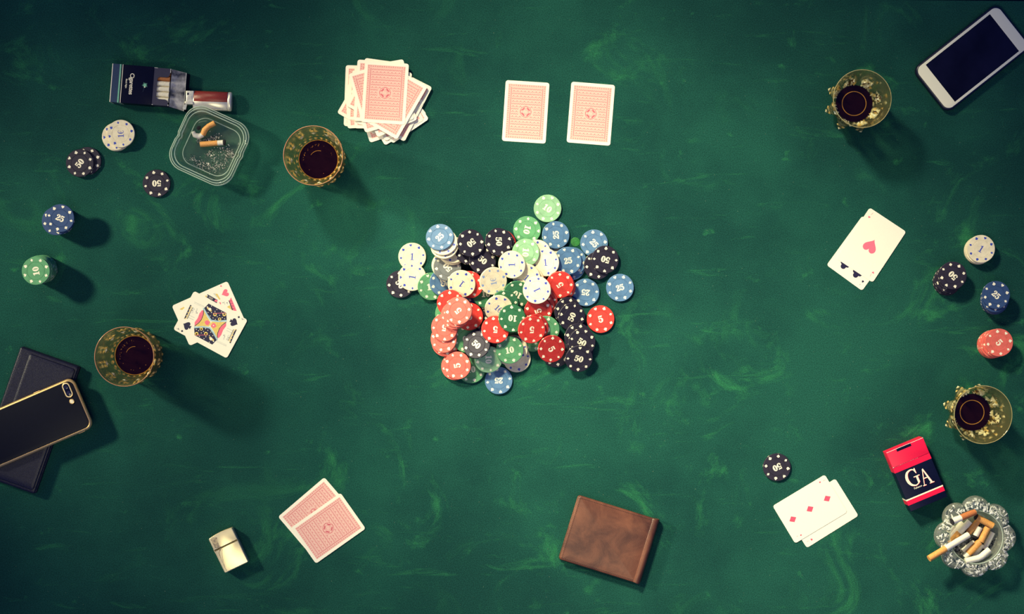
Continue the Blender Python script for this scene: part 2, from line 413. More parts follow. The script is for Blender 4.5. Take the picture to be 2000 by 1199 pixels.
PILE = [  # bottom to top: kind, px, py, angle, label
 ('black', 950, 600, 30, 'black chip in the gap between tilted red and one euro chip'), ('dark_blue', 923, 566, 20, 'blue chip glimpsed in the gap under the faded one euro chip'), ('dark_green', 949, 574, 0, 'green chip glimpsed in the gap below the faded one euro chip'), ('black', 918, 652, 70, None),
 ('green', 1000, 640, 15, None), ('white', 1040, 540, 0, None), 
 ('white', 1072, 505, 10, 'cream chip whose rim shows between the upper blue chips and the ivory one'),
 ('green', 920.5, 721.4, 5, 'green ten chip partly under the coral five at the bottom of the pile'),
 ('blue', 974, 743, 178, 'blue twenty-five chip at the bottom tip of the pile, number upside down'),
 ('white', 1009.5, 700, 0, 'ivory chip at the bottom edge of the pile under the green ten'),
 ('coral', 889, 715.5, 0, 'coral chip slightly showing behind the lowest coral five'),
 ('black', 1085.5, 690.5, 0, 'black chip with its lower rim out from under the dark red five'),
 ('black', 1132, 686, 0, 'black chip squeezed under the lowest one of the black column'),
 ('green', 1040, 659.5, 5, 'green chip whose lower rim shows under the bright red five'),
 ('green', 1058, 652, 0, 'green chip under the cluster of reds next to the black column, lower one'),
 ('green', 877, 612, 0, 'green chip of which a small piece shows between the two red groups'),
 ('coral', 870.5, 669.5, 0, 'lowest coral chip of the slanting coral stack on the left side'),
 ('green', 911, 662, 190, 'green ten chip mostly hidden under the black fifty and the coral chips'),
 ('black', 781.5, 555, -52, 'black fifty chip half covered by two ivory chips at the left tip'),
 ('white', 805, 501, -4, 'upright ivory one chip at the upper left end of the pile'),
 ('white', 805, 541, 80, 'ivory one chip overlapping another ivory chip and a black chip at the pile end'),
 ('green', 842, 559, 8, 'green ten chip on the felt, half under the blue chip and beside the ivory pair'),
 ('blue', 865.5, 551, -80, 'blue chip under the glossy grey chip and beside the green ten'),
 ('white', 869.5, 519, 0, 'ivory chip showing only a crescent behind the glossy grey chip'),
 ('grey', 873, 523, 133, 'glossy grey faded fifty chip, the only grey one in the pile'),
 ('white', 883, 492, 0, 'lowest of the ivory chips in the slipped stack under the steel blue chip'),
 ('white', 883, 488.5, 20, 'second lowest ivory chip in the slipped stack under the steel blue chip'),
 ('black', 915, 491, 15, 'black chip half hidden below the black fifty beside the slipped ivory stack'),
 ('black', 941.5, 508.5, -38, 'black fifty chip leaning below two other black chips, its first digit cut off'),
 ('white', 868, 480.5, 40, 'second from the top ivory chip in the slipped stack'),
 ('white', 866, 473.5, 62, 'topmost ivory chip directly under the steel blue twenty-five'),
 ('blue', 859, 464, 45, 'steel blue twenty-five chip crowning the slipped ivory stack'),
 ('black', 918.7, 475, -139, 'black fifty chip between the steel blue stack and the big black chip, number facing down'),
 ('dark_red', 981, 476, 0, 'red chip of which a sliver shows behind the uppermost black fifty'),
 ('black', 977, 474, 15, 'black chip directly beneath the uppermost black fifty'),
 ('black', 973, 472.5, -85, 'uppermost black fifty chip with its number turned sideways, next to the green tens'),
 ('green', 1029.5, 449, -107, 'green ten chip with sideways number just below the lone pale green chip'),
 ('sheen_green', 1069.6, 407, -35, 'lone pale green ten chip at the very top of the pile'),
 ('blue', 1085, 459, 92, 'blue twenty-five chip beside the small green sticker'),
 ('white', 1050, 495, 30, 'ivory chip behind the pale green ten and the upright ivory one'),
 ('blue', 1116, 520, 0, 'lowest of the three fanned blue chips, only its lower rim showing'),
 ('blue', 1118, 510, 25, 'middle one of the three fanned blue chips'),
 ('blue', 1108.7, 509, 8, 'uppermost of the three fanned blue chips, twenty-five upright'),
 ('white', 1066.5, 512, 4, 'ivory one chip, number upright, between pale green ten and blue fan'),
 ('sheen_green', 1027.5, 493, -96, 'pale green ten chip lying across the ivory chips with its number sideways'),
 ('blue', 1160.4, 475, -50, 'blue twenty-five chip half under the black fifty on the right side of the pile'),
 ('black', 1166.5, 518.5, -50, 'black fifty chip mostly covered by another black fifty on the right side of the pile'),
 ('black', 1181.4, 506.6, 165, 'black fifty chip with upside-down number on top of a blue and a black chip'),
 ('blue', 1211, 561.7, 15, 'blue twenty-five chip at the right tip of the pile touching no other'),
 ('red', 1173, 623.3, 15, 'bright red five chip lying flat beside the black chips, upright number'),
 ('white', 1036, 546, 0, 'ivory chip at the bottom of the central ivory trio'),
 ('white', 1029, 541, -38, 'ivory one chip with slanted number between two other ivory chips'),
 ('red', 917, 555, 60, 'red chip wedged behind the ivory one and the faded one euro chip'),
 ('white', 1000.5, 516, 92, 'ivory one chip with sideways number under the uppermost black fifty'),
 ('faded', 962.5, 548, 100, 'ivory one euro chip with pale faded print'),
 ('white', 901.5, 553.3, 143, 'ivory one chip lying over a red and the grey chip'),
 ('blue', 1143.7, 571, 172, 'blue twenty-five chip with upside-down number below the blue fan'),
 ('red', 1097, 560, 0, 'red chip showing a rim beneath the red five next to the blue fan'),
 ('red', 1093.8, 555, 125, 'red five chip touching the fan of blue chips'),
 ('dark_green', 1009, 574, 150, 'dark green ten chip half covered by the ivory one in the middle'),
 ('dark_green', 985, 592, 40, 'dark green chip behind the ivory one euro with sharp blue print'),
 ('dark_red', 1062, 588, 0, 'dark red chip under the ivory one, showing only the rim marks'),
 ('dark_red', 1056, 596, 30, 'second dark red chip rim beneath the ivory one'),
 ('dark_red', 1051, 606, 110, 'dark red five chip with sideways number between ivory one and bright red five'),
 ('white', 1048.5, 566.5, 115, 'ivory one chip in the very middle overlapping red and green chips'),
 ('euro', 973.6, 602, -43, 'ivory one euro chip with strong blue print half under the dark green ten'),
 ('green', 1065.5, 643, 20, 'green chip showing between bright red five and black column'),
 ('white', 1004, 681, 0, 'ivory chip showing a strip above the green ten'),
 ('white', 993.5, 685.5, 0, 'ivory chip edging out directly beneath the lower green ten'),
 ('black', 944, 668, 0, 'black chip behind the black fifty near the green tens'),
 ('sheen_green', 953.8, 701, -90, 'pale green ten chip with number running down beside the lower black fifty'),
 ('black', 931.7, 673.8, -40, 'black fifty chip in the lower middle between green and coral chips'),
 ('green', 994.8, 683, 10, 'green ten chip with upright number near the bottom of the pile'),
 ('black', 1108, 607, 20, 'topmost black chip of the black column'),
 ('black', 1115.8, 618, 65, 'black fifty chip with number slanting up in the black column'),
 ('black', 1128.5, 658, 22, 'third black chip down the black column'),
 ('black', 1136, 668, -30, 'black chip with a half hidden number in the black column'),
 ('black', 1130.5, 699.5, -15, 'black fifty chip at the foot of the black column, fully visible'),
 ('red', 966.6, 644.4, 178, 'bright red five chip with upside-down number left of the dark green ten'),
 ('dark_green', 999.6, 622, 172, 'dark green ten chip with upside-down number between the two bright red fives'),
 ('dark_red', 1044, 640, 10, 'red chip peeking out behind the central bright red five'),
 ('red', 1037.8, 643, 180, 'central bright red five chip with upside-down number beside the dark green ten'),
 ('dark_red', 1076.3, 680.7, -60, 'dark red five chip near the foot of the black column'),
 ('red', 916, 618, 25, 'red chip tilted on edge behind the topmost coral five'),
 ('coral', 867.5, 662, 20, 'second lowest coral chip of the slanting stack on the left side'),
 ('red', 880.5, 592, 35, 'red chip directly behind the topmost coral five'),
 ('coral', 869, 639.5, 170, 'coral five chip in the middle of the slanting stack, number half covered'),
 ('coral', 888, 616, 0, 'coral chip second below the topmost coral five'),
 ('coral', 892.5, 612, 30, 'coral chip just beneath the topmost coral five'),
 ('coral', 896, 607, 130, 'topmost coral five chip of the slanting stack, number tilted'),
 ('coral', 894, 713.5, 102, 'scuffed coral five chip at the bottom of the pile'),
]
F = Field(at(740, 790).x, at(740, 790).y, at(1260, 360).x, at(1260, 360).y)
for k, px, py, a, lab in PILE:
    settle(F, k, px, py, a, lab or 'chip buried at the bottom of the central pile', 'poker chips in the central pile' if lab else 'chips buried under the central pile')

ORD = ['topmost', 'second from the top', 'third from the top', 'fourth from the top', 'fifth from the top', 'sixth from the top',
       'seventh from the top', 'eighth from the top', 'ninth from the top', 'tenth from the top', 'lowest']
def stack(kinds, pts, angs, what, group):
    """pts: picture centres of the chips from bottom to top"""
    n = len(pts); rnd = random.Random(len(group or 'x'))
    for i, (px, py) in enumerate(pts):
        z = i * (T + 0.00012) + 0.0001
        p = at(px, py, z + T); p.z = z
        k = kinds if isinstance(kinds, str) else kinds[i]
        lab = ('%s, %s chip' % (what, 'lowest' if i == 0 else ORD[n - 1 - i]) if n > 1 else what + ' chip')
        add_chip(k, p, Matrix.Rotation(math.radians(angs if i == n - 1 else rnd.uniform(0, 360)), 4, 'Z'), lab, group)
def lerp(a, b, n, jit=0.0, seed=1):
    r = random.Random(seed)
    return [(a[0] + (b[0] - a[0]) * i / max(1, n - 1) + r.uniform(-jit, jit), a[1] + (b[1] - a[1]) * i / max(1, n - 1) + r.uniform(-jit, jit)) for i in range(n)]

stack('euro', [(227, 268), (226, 266.5), (235.8, 261)], 92, 'ivory euro near the black box', 'ivory chips below the black cigarette box')
stack('black', [(170.5, 314), (155.8, 318.5)], 53, 'black fifty beside the ivory euros', 'pair of black chips near the ivory euro chips')
stack('black', [(305.6, 358)], 183, 'single black fifty by the square ashtray', None)
stack('dark_blue', lerp((118, 430), (108.5, 432), 7, 0.7) + [(109, 432), (117.4, 426)], -25, 'dark blue, above the tall green stack', 'dark blue chip stack on the far left')
stack('green', lerp((84.5, 525), (75, 526.5), 9, 0.5, 3) + [(72.5, 527.5), (70, 529)], 100, 'green ten of the tall leaning stack', 'tall green chip stack on the far left')
stack('white', [(1910.5, 489.5), (1911, 489), (1913, 488), (1916.4, 486)], -32, 'ivory one, above the black stack', 'ivory chip stack on the far right')
stack('black', [(1849.5, 550), (1850, 549), (1851.5, 546), (1853, 544.5), (1858, 541), (1861, 538)], 135, 'black, between ivory and blue stacks', 'black chip stack on the far right')
stack('dark_blue', lerp((1942, 587), (1943.5, 583), 6, 0.6, 5) + [(1945.6, 576)], -45, 'blue, just above the red stack', 'blue chip stack on the far right')
stack('coral', lerp((1936.5, 672.5), (1941, 672), 5, 0.8, 8) + [(1945.5, 670), (1951.5, 669)], -48, 'red five, just below the blue stack', 'red chip stack on the far right')
stack('black', [(1517.6, 912.5)], -153, 'single black fifty above the three of diamonds', None)

st = MB(); st.slab([((math.cos(a) * 0.0066, math.sin(a) * 0.0066), (-math.cos(a), -math.sin(a))) for a in [2 * math.pi * k / 32 for k in range(32)]],
                   edge(0.0, 0.0006, 0.0002), mat('sticker_green', (0.025, 0.15, 0.03), 0.35, lin=True, noise=0.3, nscale=500))
so = st.build('round_sticker'); so.location = at(1123.6, 472.4, 0.0); props(so, 'small translucent green disc lying on the felt between blue chips', 'sticker')

# ------------------------------------------------------------------ playing cards
CW, CH, CT = 0.0624, 0.0868, 0.00032
paper = mat('card_paper', (0.92, 0.86, 0.68), 0.45, lin=True, noise=0.01)
pink_pale = mat('card_pink_ground', (0.84, 0.50, 0.41), 0.5, lin=True, noise=0.02)
pink = mat('card_pink_ink', (0.66, 0.12, 0.15), 0.5, lin=True, noise=0.05)
redink = mat('card_red_ink', (0.78, 0.085, 0.15), 0.5, lin=True, noise=0.05)
roseink = mat('card_rose_ink', (0.90, 0.16, 0.23), 0.5, lin=True, noise=0.05)
navy = mat('card_navy_ink', (0.012, 0.010, 0.045), 0.5, lin=True, noise=0.1)
gold_ink = mat('card_yellow_ink', (0.78, 0.56, 0.14), 0.5, lin=True)
sky_ink = mat('card_pale_blue_ink', (0.40, 0.58, 0.62), 0.5, lin=True)
grey_ink = mat('card_grey_ink', (0.62, 0.60, 0.50), 0.5, lin=True)

mb = MB(); mb.slab(rrect(CW, CH, 0.0036, 6), [(0, 0), (0, CT)], paper); card_mesh = mb.mesh('playing_card', 30)

def back_mesh():
    """red ornamental back: frame of little marks, two rules, rows of chevrons and a medallion"""
    mb = MB(); w, h = 0.0538, 0.0776
    mb.poly([(-w / 2, -h / 2), (w / 2, -h / 2), (w / 2, h / 2), (-w / 2, h / 2)], pink_pale, CT + 0.00002)
    z = CT + 0.00004
    def mark(x, y, a, s_): 
        for p in xf([[(-0.5, 0.5), (-0.35, 0.5), (0, -0.1), (0.35, 0.5), (0.5, 0.5), (0.1, -0.5), (-0.1, -0.5)]], s_, s_, x, y, a): mb.poly(p, pink, z)
    n = 17
    for k in range(n):
        x = -w / 2 + w * (k + 0.5) / n
        for sg in (1, -1): mark(x, sg * (h / 2 - 0.0019), (0 if (k + (sg > 0)) % 2 else math.pi), 0.0023)
    n = 25
    for k in range(1, n - 1):
        y = -h / 2 + h * (k + 0.5) / n
        for sg in (1, -1): mark(sg * (w / 2 - 0.0018), y, math.pi / 2 * (1 if k % 2 else -1), 0.0023)
    for sg in (1, -1):
        x = sg * (w / 2 - 0.0046); mb.poly([(x - 0.0004, -h / 2 + 0.0045), (x + 0.0004, -h / 2 + 0.0045), (x + 0.0004, h / 2 - 0.0045), (x - 0.0004, h / 2 - 0.0045)], pink, z)
    rows, cols = 19, 8
    for j in range(rows):
        y = -h / 2 + 0.0062 + (h - 0.0124) * j / (rows - 1)
        for i in range(cols):
            x = -0.0185 + 0.037 * i / (cols - 1)
            if x * x + y * y < 0.0092 ** 2: continue
            if j % 2:
                for p in xf(diamond() + [[(-1.1, -0.5), (-0.5, -0.8), (-0.5, -0.45), (-0.9, -0.15)], [(0.5, -0.8), (1.1, -0.5), (0.9, -0.15), (0.5, -0.45)]], 0.0021, 0.0019, x, y): mb.poly(p, pink, z)
            else:
                for p in xf(ribbon([(-1.4, 0.3), (-0.8, -0.5), (0, 0.35), (0.8, -0.5), (1.4, 0.3)], 0.42), 0.0018, 0.0018, x, y): mb.poly(p, pink, z)
    # medallion
    for p in xf(ring(1, 1, 0.90, 0.90, 32), 0.0086): mb.poly(p, pink_pale, z)
    for p in [circle(0, 0, 0.0082, 32)]: mb.poly(p, pink_pale, z + 0.00001)
    for k in range(4):
        a = math.pi / 2 * k + math.pi / 4
        mb.poly([(0.0075 * math.cos(a - 0.42), 0.0075 * math.sin(a - 0.42)), (0.0062 * math.cos(a), 0.0062 * math.sin(a)), (0.0075 * math.cos(a + 0.42), 0.0075 * math.sin(a + 0.42)),
                 (0.0035 * math.cos(a + 0.3), 0.0035 * math.sin(a + 0.3)), (0.0035 * math.cos(a - 0.3), 0.0035 * math.sin(a - 0.3))], pink, z + 0.00002)
        a -= math.pi / 4
        for p in xf(ring(1, 1, 0.72, 0.72, 16), 0.0021, dx=0.0058 * math.cos(a), dy=0.0058 * math.sin(a)): mb.poly(p, pink, z + 0.00002)
        mb.poly(circle(0.0058 * math.cos(a), 0.0058 * math.sin(a), 0.0015, 14), pink_pale, z + 0.00003)
    mb.poly(circle(0, 0, 0.0041, 20), pink_pale, z + 0.00003)
    for k in range(8):
        a = math.pi / 4 * k + 0.2
        for p in xf(diamond(), 0.0013, dx=0.0028 * math.cos(a), dy=0.0028 * math.sin(a), a=a): mb.poly(p, pink, z + 0.00004)
    for p in xf(ring(1, 1, 0.93, 0.93, 32), 0.0082): mb.poly(p, pink, z + 0.00003)
    return mb.mesh('back_print', 0)
BACK = back_mesh()

def card(px, py, deg, z, label, group=None, face=None):
    p = at(px, py, z + CT)
    o = bpy.data.objects.new('playing_card', card_mesh); col.objects.link(o)
    o.location = (p.x, p.y, z); o.rotation_euler = (0, 0, math.radians(deg))
    props(o, label, 'playing card', group)
    for pm in (face if isinstance(face, list) else [face if face else BACK]):
        c = bpy.data.objects.new(pm.name.split('.')[0], pm); col.objects.link(c); c.parent = o
    return o

card(1026.7, 218.4, -3.7, 0.0002, 'face-down red-backed card nearer the deck, squarely beside its twin', 'two face-down cards beside the deck')
card(1153.9, 222.0, -4.6, 0.0002, 'face-down red-backed card farther from the deck, squarely beside its twin', 'two face-down cards beside the deck')
card(616, 1003, -49.5, 0.0002, 'lower face-down card of the crossed pair by the brass lighter', 'crossed face-down cards')
card(641, 1031.5, -54.8, 0.0002 + 0.0005, 'upper face-down card of the crossed pair by the brass lighter', 'crossed face-down cards')

DECK = [
 (716, 188, -2, 'deck card poking out toward the tumbler at the lower corner'), (745, 209, 18, 'deck card with a corner pointing down and a little toward the tumbler'),
 (725, 190, -30, 'deck card whose corner sticks out farthest toward the ashtray side'), (758, 211, 31, 'deck card whose corner is the lowest point of the deck'),
 (763.5, 201.5, 37, 'deck card with a corner sticking out toward the face-down pair'), (769, 207, 34, 'deck card with a corner low beside the lowest one'),
 (762, 203, 29, 'deck card under the right fan, lower corner showing'), (736, 205, 93, 'sideways deck card, its short end to the tumbler side, lower one'),
 (739, 194, 87, 'sideways deck card, its short end to the tumbler side, upper one'), (779, 204, -27, 'deck card tilted clockwise with a corner out below'),
 (757, 190, 46, 'deck card turned half a quarter turn, corner out toward the face-down pair'), (735, 191, 0, 'upright deck card low in the heap on the tumbler side'),
 (748, 196, 62, 'deck card lying nearly crosswise in the middle of the heap'), (751, 192, -12, 'deck card tipped slightly clockwise, upper corner showing'),
 (741, 188, 12, 'deck card tipped slightly anticlockwise, under the upper group'), (752, 196, 24, 'deck card tipped anticlockwise in the middle of the heap'),
 (747, 178, -8, 'deck card tipped a little clockwise at the far edge'), (756, 181.6, 10, 'deck card whose far edge rises behind the top card'),
 (737, 178.7, -4, 'deck card with its upper corner beside the top card'), (738, 190, 16, 'deck card leaning toward the tumbler just under the upper ones'),
 (768, 199.4, -30, 'second card of the deck, swung out clockwise under the top one'), (752, 181.4, -3.7, 'top card of the scattered deck, lying straight with its back fully visible'),
]
for i, (px, py, a, lab) in enumerate(DECK):
    card(px, py, a, 0.0002 + i * 0.00046, lab, 'scattered deck of face-down cards')

def facemaker(cx, cy, k, deg, spec, nm='face_print'):
    """spec items: (material, polygons in close-up coordinates); turned into the card's own frame"""
    mb = MB(); t = math.radians(-deg); z = CT + 0.00002
    for m, polys in spec:
        for p in polys:
            q = []
            for x, y in p:
                u, v = (x - cx) / k * S, -(y - cy) / k * S
                q.append((u * math.cos(t) - v * math.sin(t), u * math.sin(t) + v * math.cos(t)))
            ar = sum(q[i][0] * q[(i + 1) % len(q)][1] - q[(i + 1) % len(q)][0] * q[i][1] for i in range(len(q)))
            mb.poly(q if ar > 0 else q[::-1], m, z)
        z += 0.000006
    return mb.mesh(nm, 0)

def pip(fn, x, y, s_, deg):
    """pip in close-up coordinates (y down), deg = anticlockwise turn"""
    return [[(px_, -py_) for px_, py_ in p] for p in xf(fn(), s_, s_, x, -y, math.radians(deg))]
def turn(polys, cx, cy): return [[(2 * cx - x, 2 * cy - y) for x, y in p] for p in polys]

# queen-like court card of hearts underneath, king-like court card of spades on top
kc = (606, 685)
def both(polys): return polys + turn(polys, *kc)
stars = [[(x - 7, y), (x, y - 7), (x + 7, y), (x, y + 7)] for x, y in ((620, 450), (690, 495), (750, 525), (665, 520), (575, 535), (620, 535), (602, 580), (640, 605), (695, 590), (670, 625), (725, 570), (760, 600), (790, 615), (765, 545))]
kspec = [
 (grey_ink, both([[(400, 395), (530, 455), (528, 462), (398, 402)], [(395, 410), (525, 470), (523, 474), (393, 414)], [(385, 470), (392, 470), (380, 540), (372, 540)], [(430, 480), (440, 485), (420, 550), (412, 548)], [(320, 560), (400, 600), (396, 606), (316, 566)], [(310, 590), (390, 630), (386, 636), (306, 596)]])),
 (navy, both([[(582, 418), (812, 540), (818, 634), (700, 648), (618, 640), (575, 570), (522, 478), (552, 450)]])),
 (gold_ink, both([[(512, 488), (560, 585), (606, 660), (606, 685), (590, 716), (400, 712), (470, 640), (505, 570)]])),
 (roseink, both([[(500, 500), (516, 520), (505, 590), (470, 650), (400, 706), (402, 660), (440, 610), (465, 545)]])),
 (navy, both(ribbon([(518, 500), (514, 560), (490, 625), (455, 670), (400, 712)], 8))),
 (sky_ink, both(ribbon([(514, 478), (560, 560), (614, 636), (700, 650), (818, 640)], 20))),
 (cream, both(stars)),
 (gold_ink, both([circle(665, 560, 24), circle(786, 560, 24), circle(725, 622, 22), circle(575, 480, 14), circle(610, 510, 14)])),
 (navy, both([circle(665, 556, 11), circle(786, 556, 11), circle(725, 618, 10)])),
 (cream, both([circle(598, 492, 20), circle(566, 462, 9)])),
 (roseink, both(ribbon([(640, 545), (805, 540)], 5) + [[(528, 655), (565, 632), (602, 660), (575, 700), (545, 692)]])),
 (cream, both([circle(566, 666, 9)])),
 (navy, both(ribbon([(352, 438), (312, 530), (272, 616)], 18) + ribbon([(378, 470), (340, 545), (305, 618)], 5) + pip(spade, 236, 775, 30, 62)
   + [circle(370, 510, 5, 6), circle(432, 540, 6, 6), circle(395, 490, 4, 6), circle(420, 520, 4, 6), circle(365, 540, 3, 6)])),
 (gold_ink, both([circle(350, 462, 8), circle(333, 500, 8), circle(316, 538, 8), circle(298, 576, 8), circle(280, 612, 8)] + ribbon([(368, 465), (330, 540), (296, 615)], 7))),
 (navy, both(ribbon([(165, 742), (185, 752), (205, 762)], 3) + ribbon([(185, 752), (190, 735)], 3) + ribbon([(185, 752), (200, 745)], 3))),
]
kspec[0] = (grey_ink, kspec[0][1])
king_face = [facemaker(606, 692, 6.66, 61.5, kspec)] + [facemaker(606, 692, 6.66, 61.5, [(navy, pl)], 'pip') for pl in (pip(spade, 300, 706, 112, 62), turn(pip(spade, 300, 706, 112, 62), *kc))]
qspec = [
 (grey_ink, [[(640, 290), (665, 282), (700, 330), (690, 340)], [(780, 395), (790, 390), (800, 430), (790, 432)], [(820, 400), (830, 400), (835, 430), (828, 432)]]),
 (navy, [[(570, 298), (700, 372), (690, 412), (660, 400), (545, 330)], [(842, 380), (855, 376), (905, 500), (888, 505)]]),
 (roseink, pip(heart, 742, 192, 26, -66) + [[(875, 338), (948, 515), (905, 510), (852, 378)], [(655, 385), (672, 365), (700, 378), (690, 400)], [(715, 400), (745, 405), (740, 435)]]),
 (gold_ink, [[(668, 292), (695, 290), (738, 362), (720, 368)], [(820, 462), (862, 438), (888, 505)], [(535, 320), (555, 312), (560, 332), (545, 334)], [(205, 490), (262, 460), (270, 475), (240, 500), (220, 498)]]),
 (navy, [circle(x, y, 6, 6) for x, y in ((872, 385), (886, 415), (898, 450), (910, 485), (770, 408), (822, 410))]),
 (cream, [circle(565, 318, 8, 8)] + ribbon([(590, 325), (640, 355)], 4) + ribbon([(585, 338), (632, 366)], 4)),
]
queen_face = [facemaker(581, 547, 6.66, -66, qspec), facemaker(581, 547, 6.66, -66, [(roseink, pip(heart, 795, 285, 100, -66))], 'pip')]
q_ = card(407.2, 612.1, -66, 0.0002, 'court card of hearts showing pink heart, lying beneath the spade court card', 'court card pair', queen_face)
k_ = card(411.0, 633.9, 61.5, 0.0007, 'court card of spades with navy starred robe on top of the pair', 'court card pair', king_face)

club_face = [facemaker(593, 660, 6.31, -36, [(navy, pip(club, x_, y_, 125, 144))], 'pip') for x_, y_ in ((378, 797), (529, 905))] + [facemaker(593, 660, 6.31, -36, [(navy, pip(club, 600, 1008, 30, 144) + ribbon([(563, 1050), (570, 1042), (566, 1036)], 4))])]
card(1684, 494.6, -36, 0.0002, 'club card with two dark pips peeking out below the ace of hearts', 'ace of hearts pair', club_face)
ace_face = facemaker(703, 557, 6.31, -33.5, [(roseink, pip(heart, 698, 566, 178, 146.5) + pip(heart, 678, 214, 30, -33.5) + pip(heart, 728, 895, 30, 146.5)),
   (pink, ribbon([(690, 945), (705, 908)], 3) + ribbon([(700, 185), (730, 160)], 3))])
card(1701.5, 478.5, -33.5, 0.0007, 'ace of hearts with one pink heart in its middle', 'ace of hearts pair', ace_face)
two_face = facemaker(729, 721, 5.452, -57.5, [(redink, pip(heart, 632, 1000, 26, 122)), (pink, ribbon([(580, 1025), (592, 1018)], 3) + ribbon([(596, 1014), (603, 1018)], 3))])
card(1603.7, 1002.3, -58, 0.0002, 'card with a tiny red heart index, mostly covered by the three of diamonds', 'three of diamonds pair', two_face)
three_face = [facemaker(611, 677, 5.452, -59, [(redink, pip(diamond, x_, y_, 86, -59))], 'pip') for x_, y_ in ((794, 566), (611, 677), (428, 786))] + [facemaker(611, 677, 5.452, -59, [(redink, pip(diamond, 717, 392, 24, -59) + pip(diamond, 515, 955, 24, -59)),
   (pink, ribbon([(752, 380), (762, 368)], 3) + ribbon([(765, 372), (775, 364)], 3) + ribbon([(470, 970), (482, 962)], 3))])]
card(1582, 994, -59, 0.0007, 'three of diamonds, face up with three red diamonds in a row', 'three of diamonds pair', three_face)

# ------------------------------------------------------------------ leather goods
def brown_leather():
    m = bpy.data.materials.new('brown_leather'); m.use_nodes = True; nt = m.node_tree; N = nt.nodes; L = nt.links
    b = N['Principled BSDF']; tc = N.new('ShaderNodeTexCoord')
    n1 = N.new('ShaderNodeTexNoise'); n1.inputs['Scale'].default_value = 30; n1.inputs['Distortion'].default_value = 0.6; n1.inputs['Detail'].default_value = 6; n1.inputs['Roughness'].default_value = 0.6
    n2 = N.new('ShaderNodeTexNoise'); n2.inputs['Scale'].default_value = 900; n2.inputs['Detail'].default_value = 3
    L.new(tc.outputs['Object'], n1.inputs['Vector']); L.new(tc.outputs['Object'], n2.inputs['Vector'])
    r = N.new('ShaderNodeValToRGB'); e = r.color_ramp.elements
    e[0].position = 0.36; e[0].color = (0.065, 0.021, 0.013, 1); e[1].position = 0.68; e[1].color = (0.175, 0.062, 0.032, 1)
    L.new(n1.outputs['Fac'], r.inputs['Fac']); L.new(r.outputs['Color'], b.inputs['Base Color'])
    b.inputs['Roughness'].default_value = 0.40
    bp = N.new('ShaderNodeBump'); bp.inputs['Strength'].default_value = 0.35; bp.inputs['Distance'].default_value = 0.0004
    L.new(n2.outputs['Fac'], bp.inputs['Height']); L.new(bp.outputs['Normal'], b.inputs['Normal'])
    return m
bl = brown_leather()
thread = mat('dark_thread', (52, 22, 18), 0.8)

def cushion(mb, w, h, r, prof, m, cx=0, cy=0, n=10):
    """rounded sheet with a domed top: prof = (inset, z) then scaled rings"""
    out = rrect(w, h, r, n); rings = [[(cx + p[0] + q[0] * i, cy + p[1] + q[1] * i, z) for p, q in out] for k, i, z in prof if k == 'i']
    last = [(x - cx, y - cy) for x, y, _ in rings[-1]]
    for k, s_, z in prof:
        if k == 's': rings.append([(cx + x * s_, cy + y * s_, z) for x, y in last])
    mb.ring_surface(rings, m)

wz = 0.014
p = at(1190.8, 1054.5, wz)
wal = empty('brown_wallet', (p.x, p.y, 0), math.radians(-17.3)); props(wal, 'folded brown leather bifold wallet with dark stitching, lying alone', 'wallet')
W_, H_ = 0.1205, 0.0955
mb = MB(); cushion(mb, W_ - 0.001, H_, 0.004, [('i', 0.001, 0.0002), ('i', 0.0, 0.0012), ('i', 0.0, 0.0042), ('i', 0.0009, 0.0052), ('s', 0.9, 0.0055)], bl, -0.0012, -0.0008)
mb.build('back_flap', wal, 50)
mb = MB(); mb.box(-W_ / 2 + 0.006, W_ / 2 - 0.002, -H_ / 2 + 0.003, H_ / 2 - 0.003, 0.005, 0.0095, mat('leather_lining', (70, 34, 24), 0.7), 0.0012); mb.build('lining', wal)
mb = MB(); cushion(mb, W_ - 0.007, H_, 0.004, [('i', 0.0012, 0.0088), ('i', 0.0, 0.0098), ('i', 0.0001, 0.0112), ('i', 0.0012, 0.0124), ('i', 0.0032, 0.0126), ('s', 0.93, 0.0133), ('s', 0.8, 0.0140), ('s', 0.5, 0.0146), ('s', 0.2, 0.0148)], bl, -0.0035)
mb.build('front_flap', wal, 60)
mb = MB()   # rounded fold on the short side
mb.tube([(W_ / 2 - 0.0072, -H_ / 2 + 0.0004, 0.0070), (W_ / 2 - 0.0070, -H_ / 2 + 0.002, 0.0070), (W_ / 2 - 0.0070, H_ / 2 - 0.002, 0.0070), (W_ / 2 - 0.0072, H_ / 2 - 0.0004, 0.0070)], [0.0064, 0.0068, 0.0068, 0.0064], bl, 28)
mb.build('spine', wal, 60)
mb = MB()
def stitch(x, y, a):
    c, s_ = math.cos(a), math.sin(a); l, t, zz = 0.00085, 0.00028, 0.01262
    q = [(x + c * l * i - s_ * t * j, y + s_ * l * i + c * t * j) for i, j in ((-1, -1), (1, -1), (1, 1), (-1, 1))]
    mb.ring_surface([[(u, v, zz - 0.0002) for u, v in q], [(u, v, zz + 0.0002) for u, v in q]], thread)
ins = 0.0034; x = -W_ / 2 + ins
while x < W_ / 2 - 0.012:
    stitch(x, H_ / 2 - ins, 0.12); stitch(x, -H_ / 2 + ins, 0.12); x += 0.00255
y = -H_ / 2 + ins
while y < H_ / 2 - ins:
    stitch(-W_ / 2 + ins, y, math.pi / 2 + 0.12); y += 0.00255
mb.build('stitching', wal, 0, 'dark brown dashed stitching')

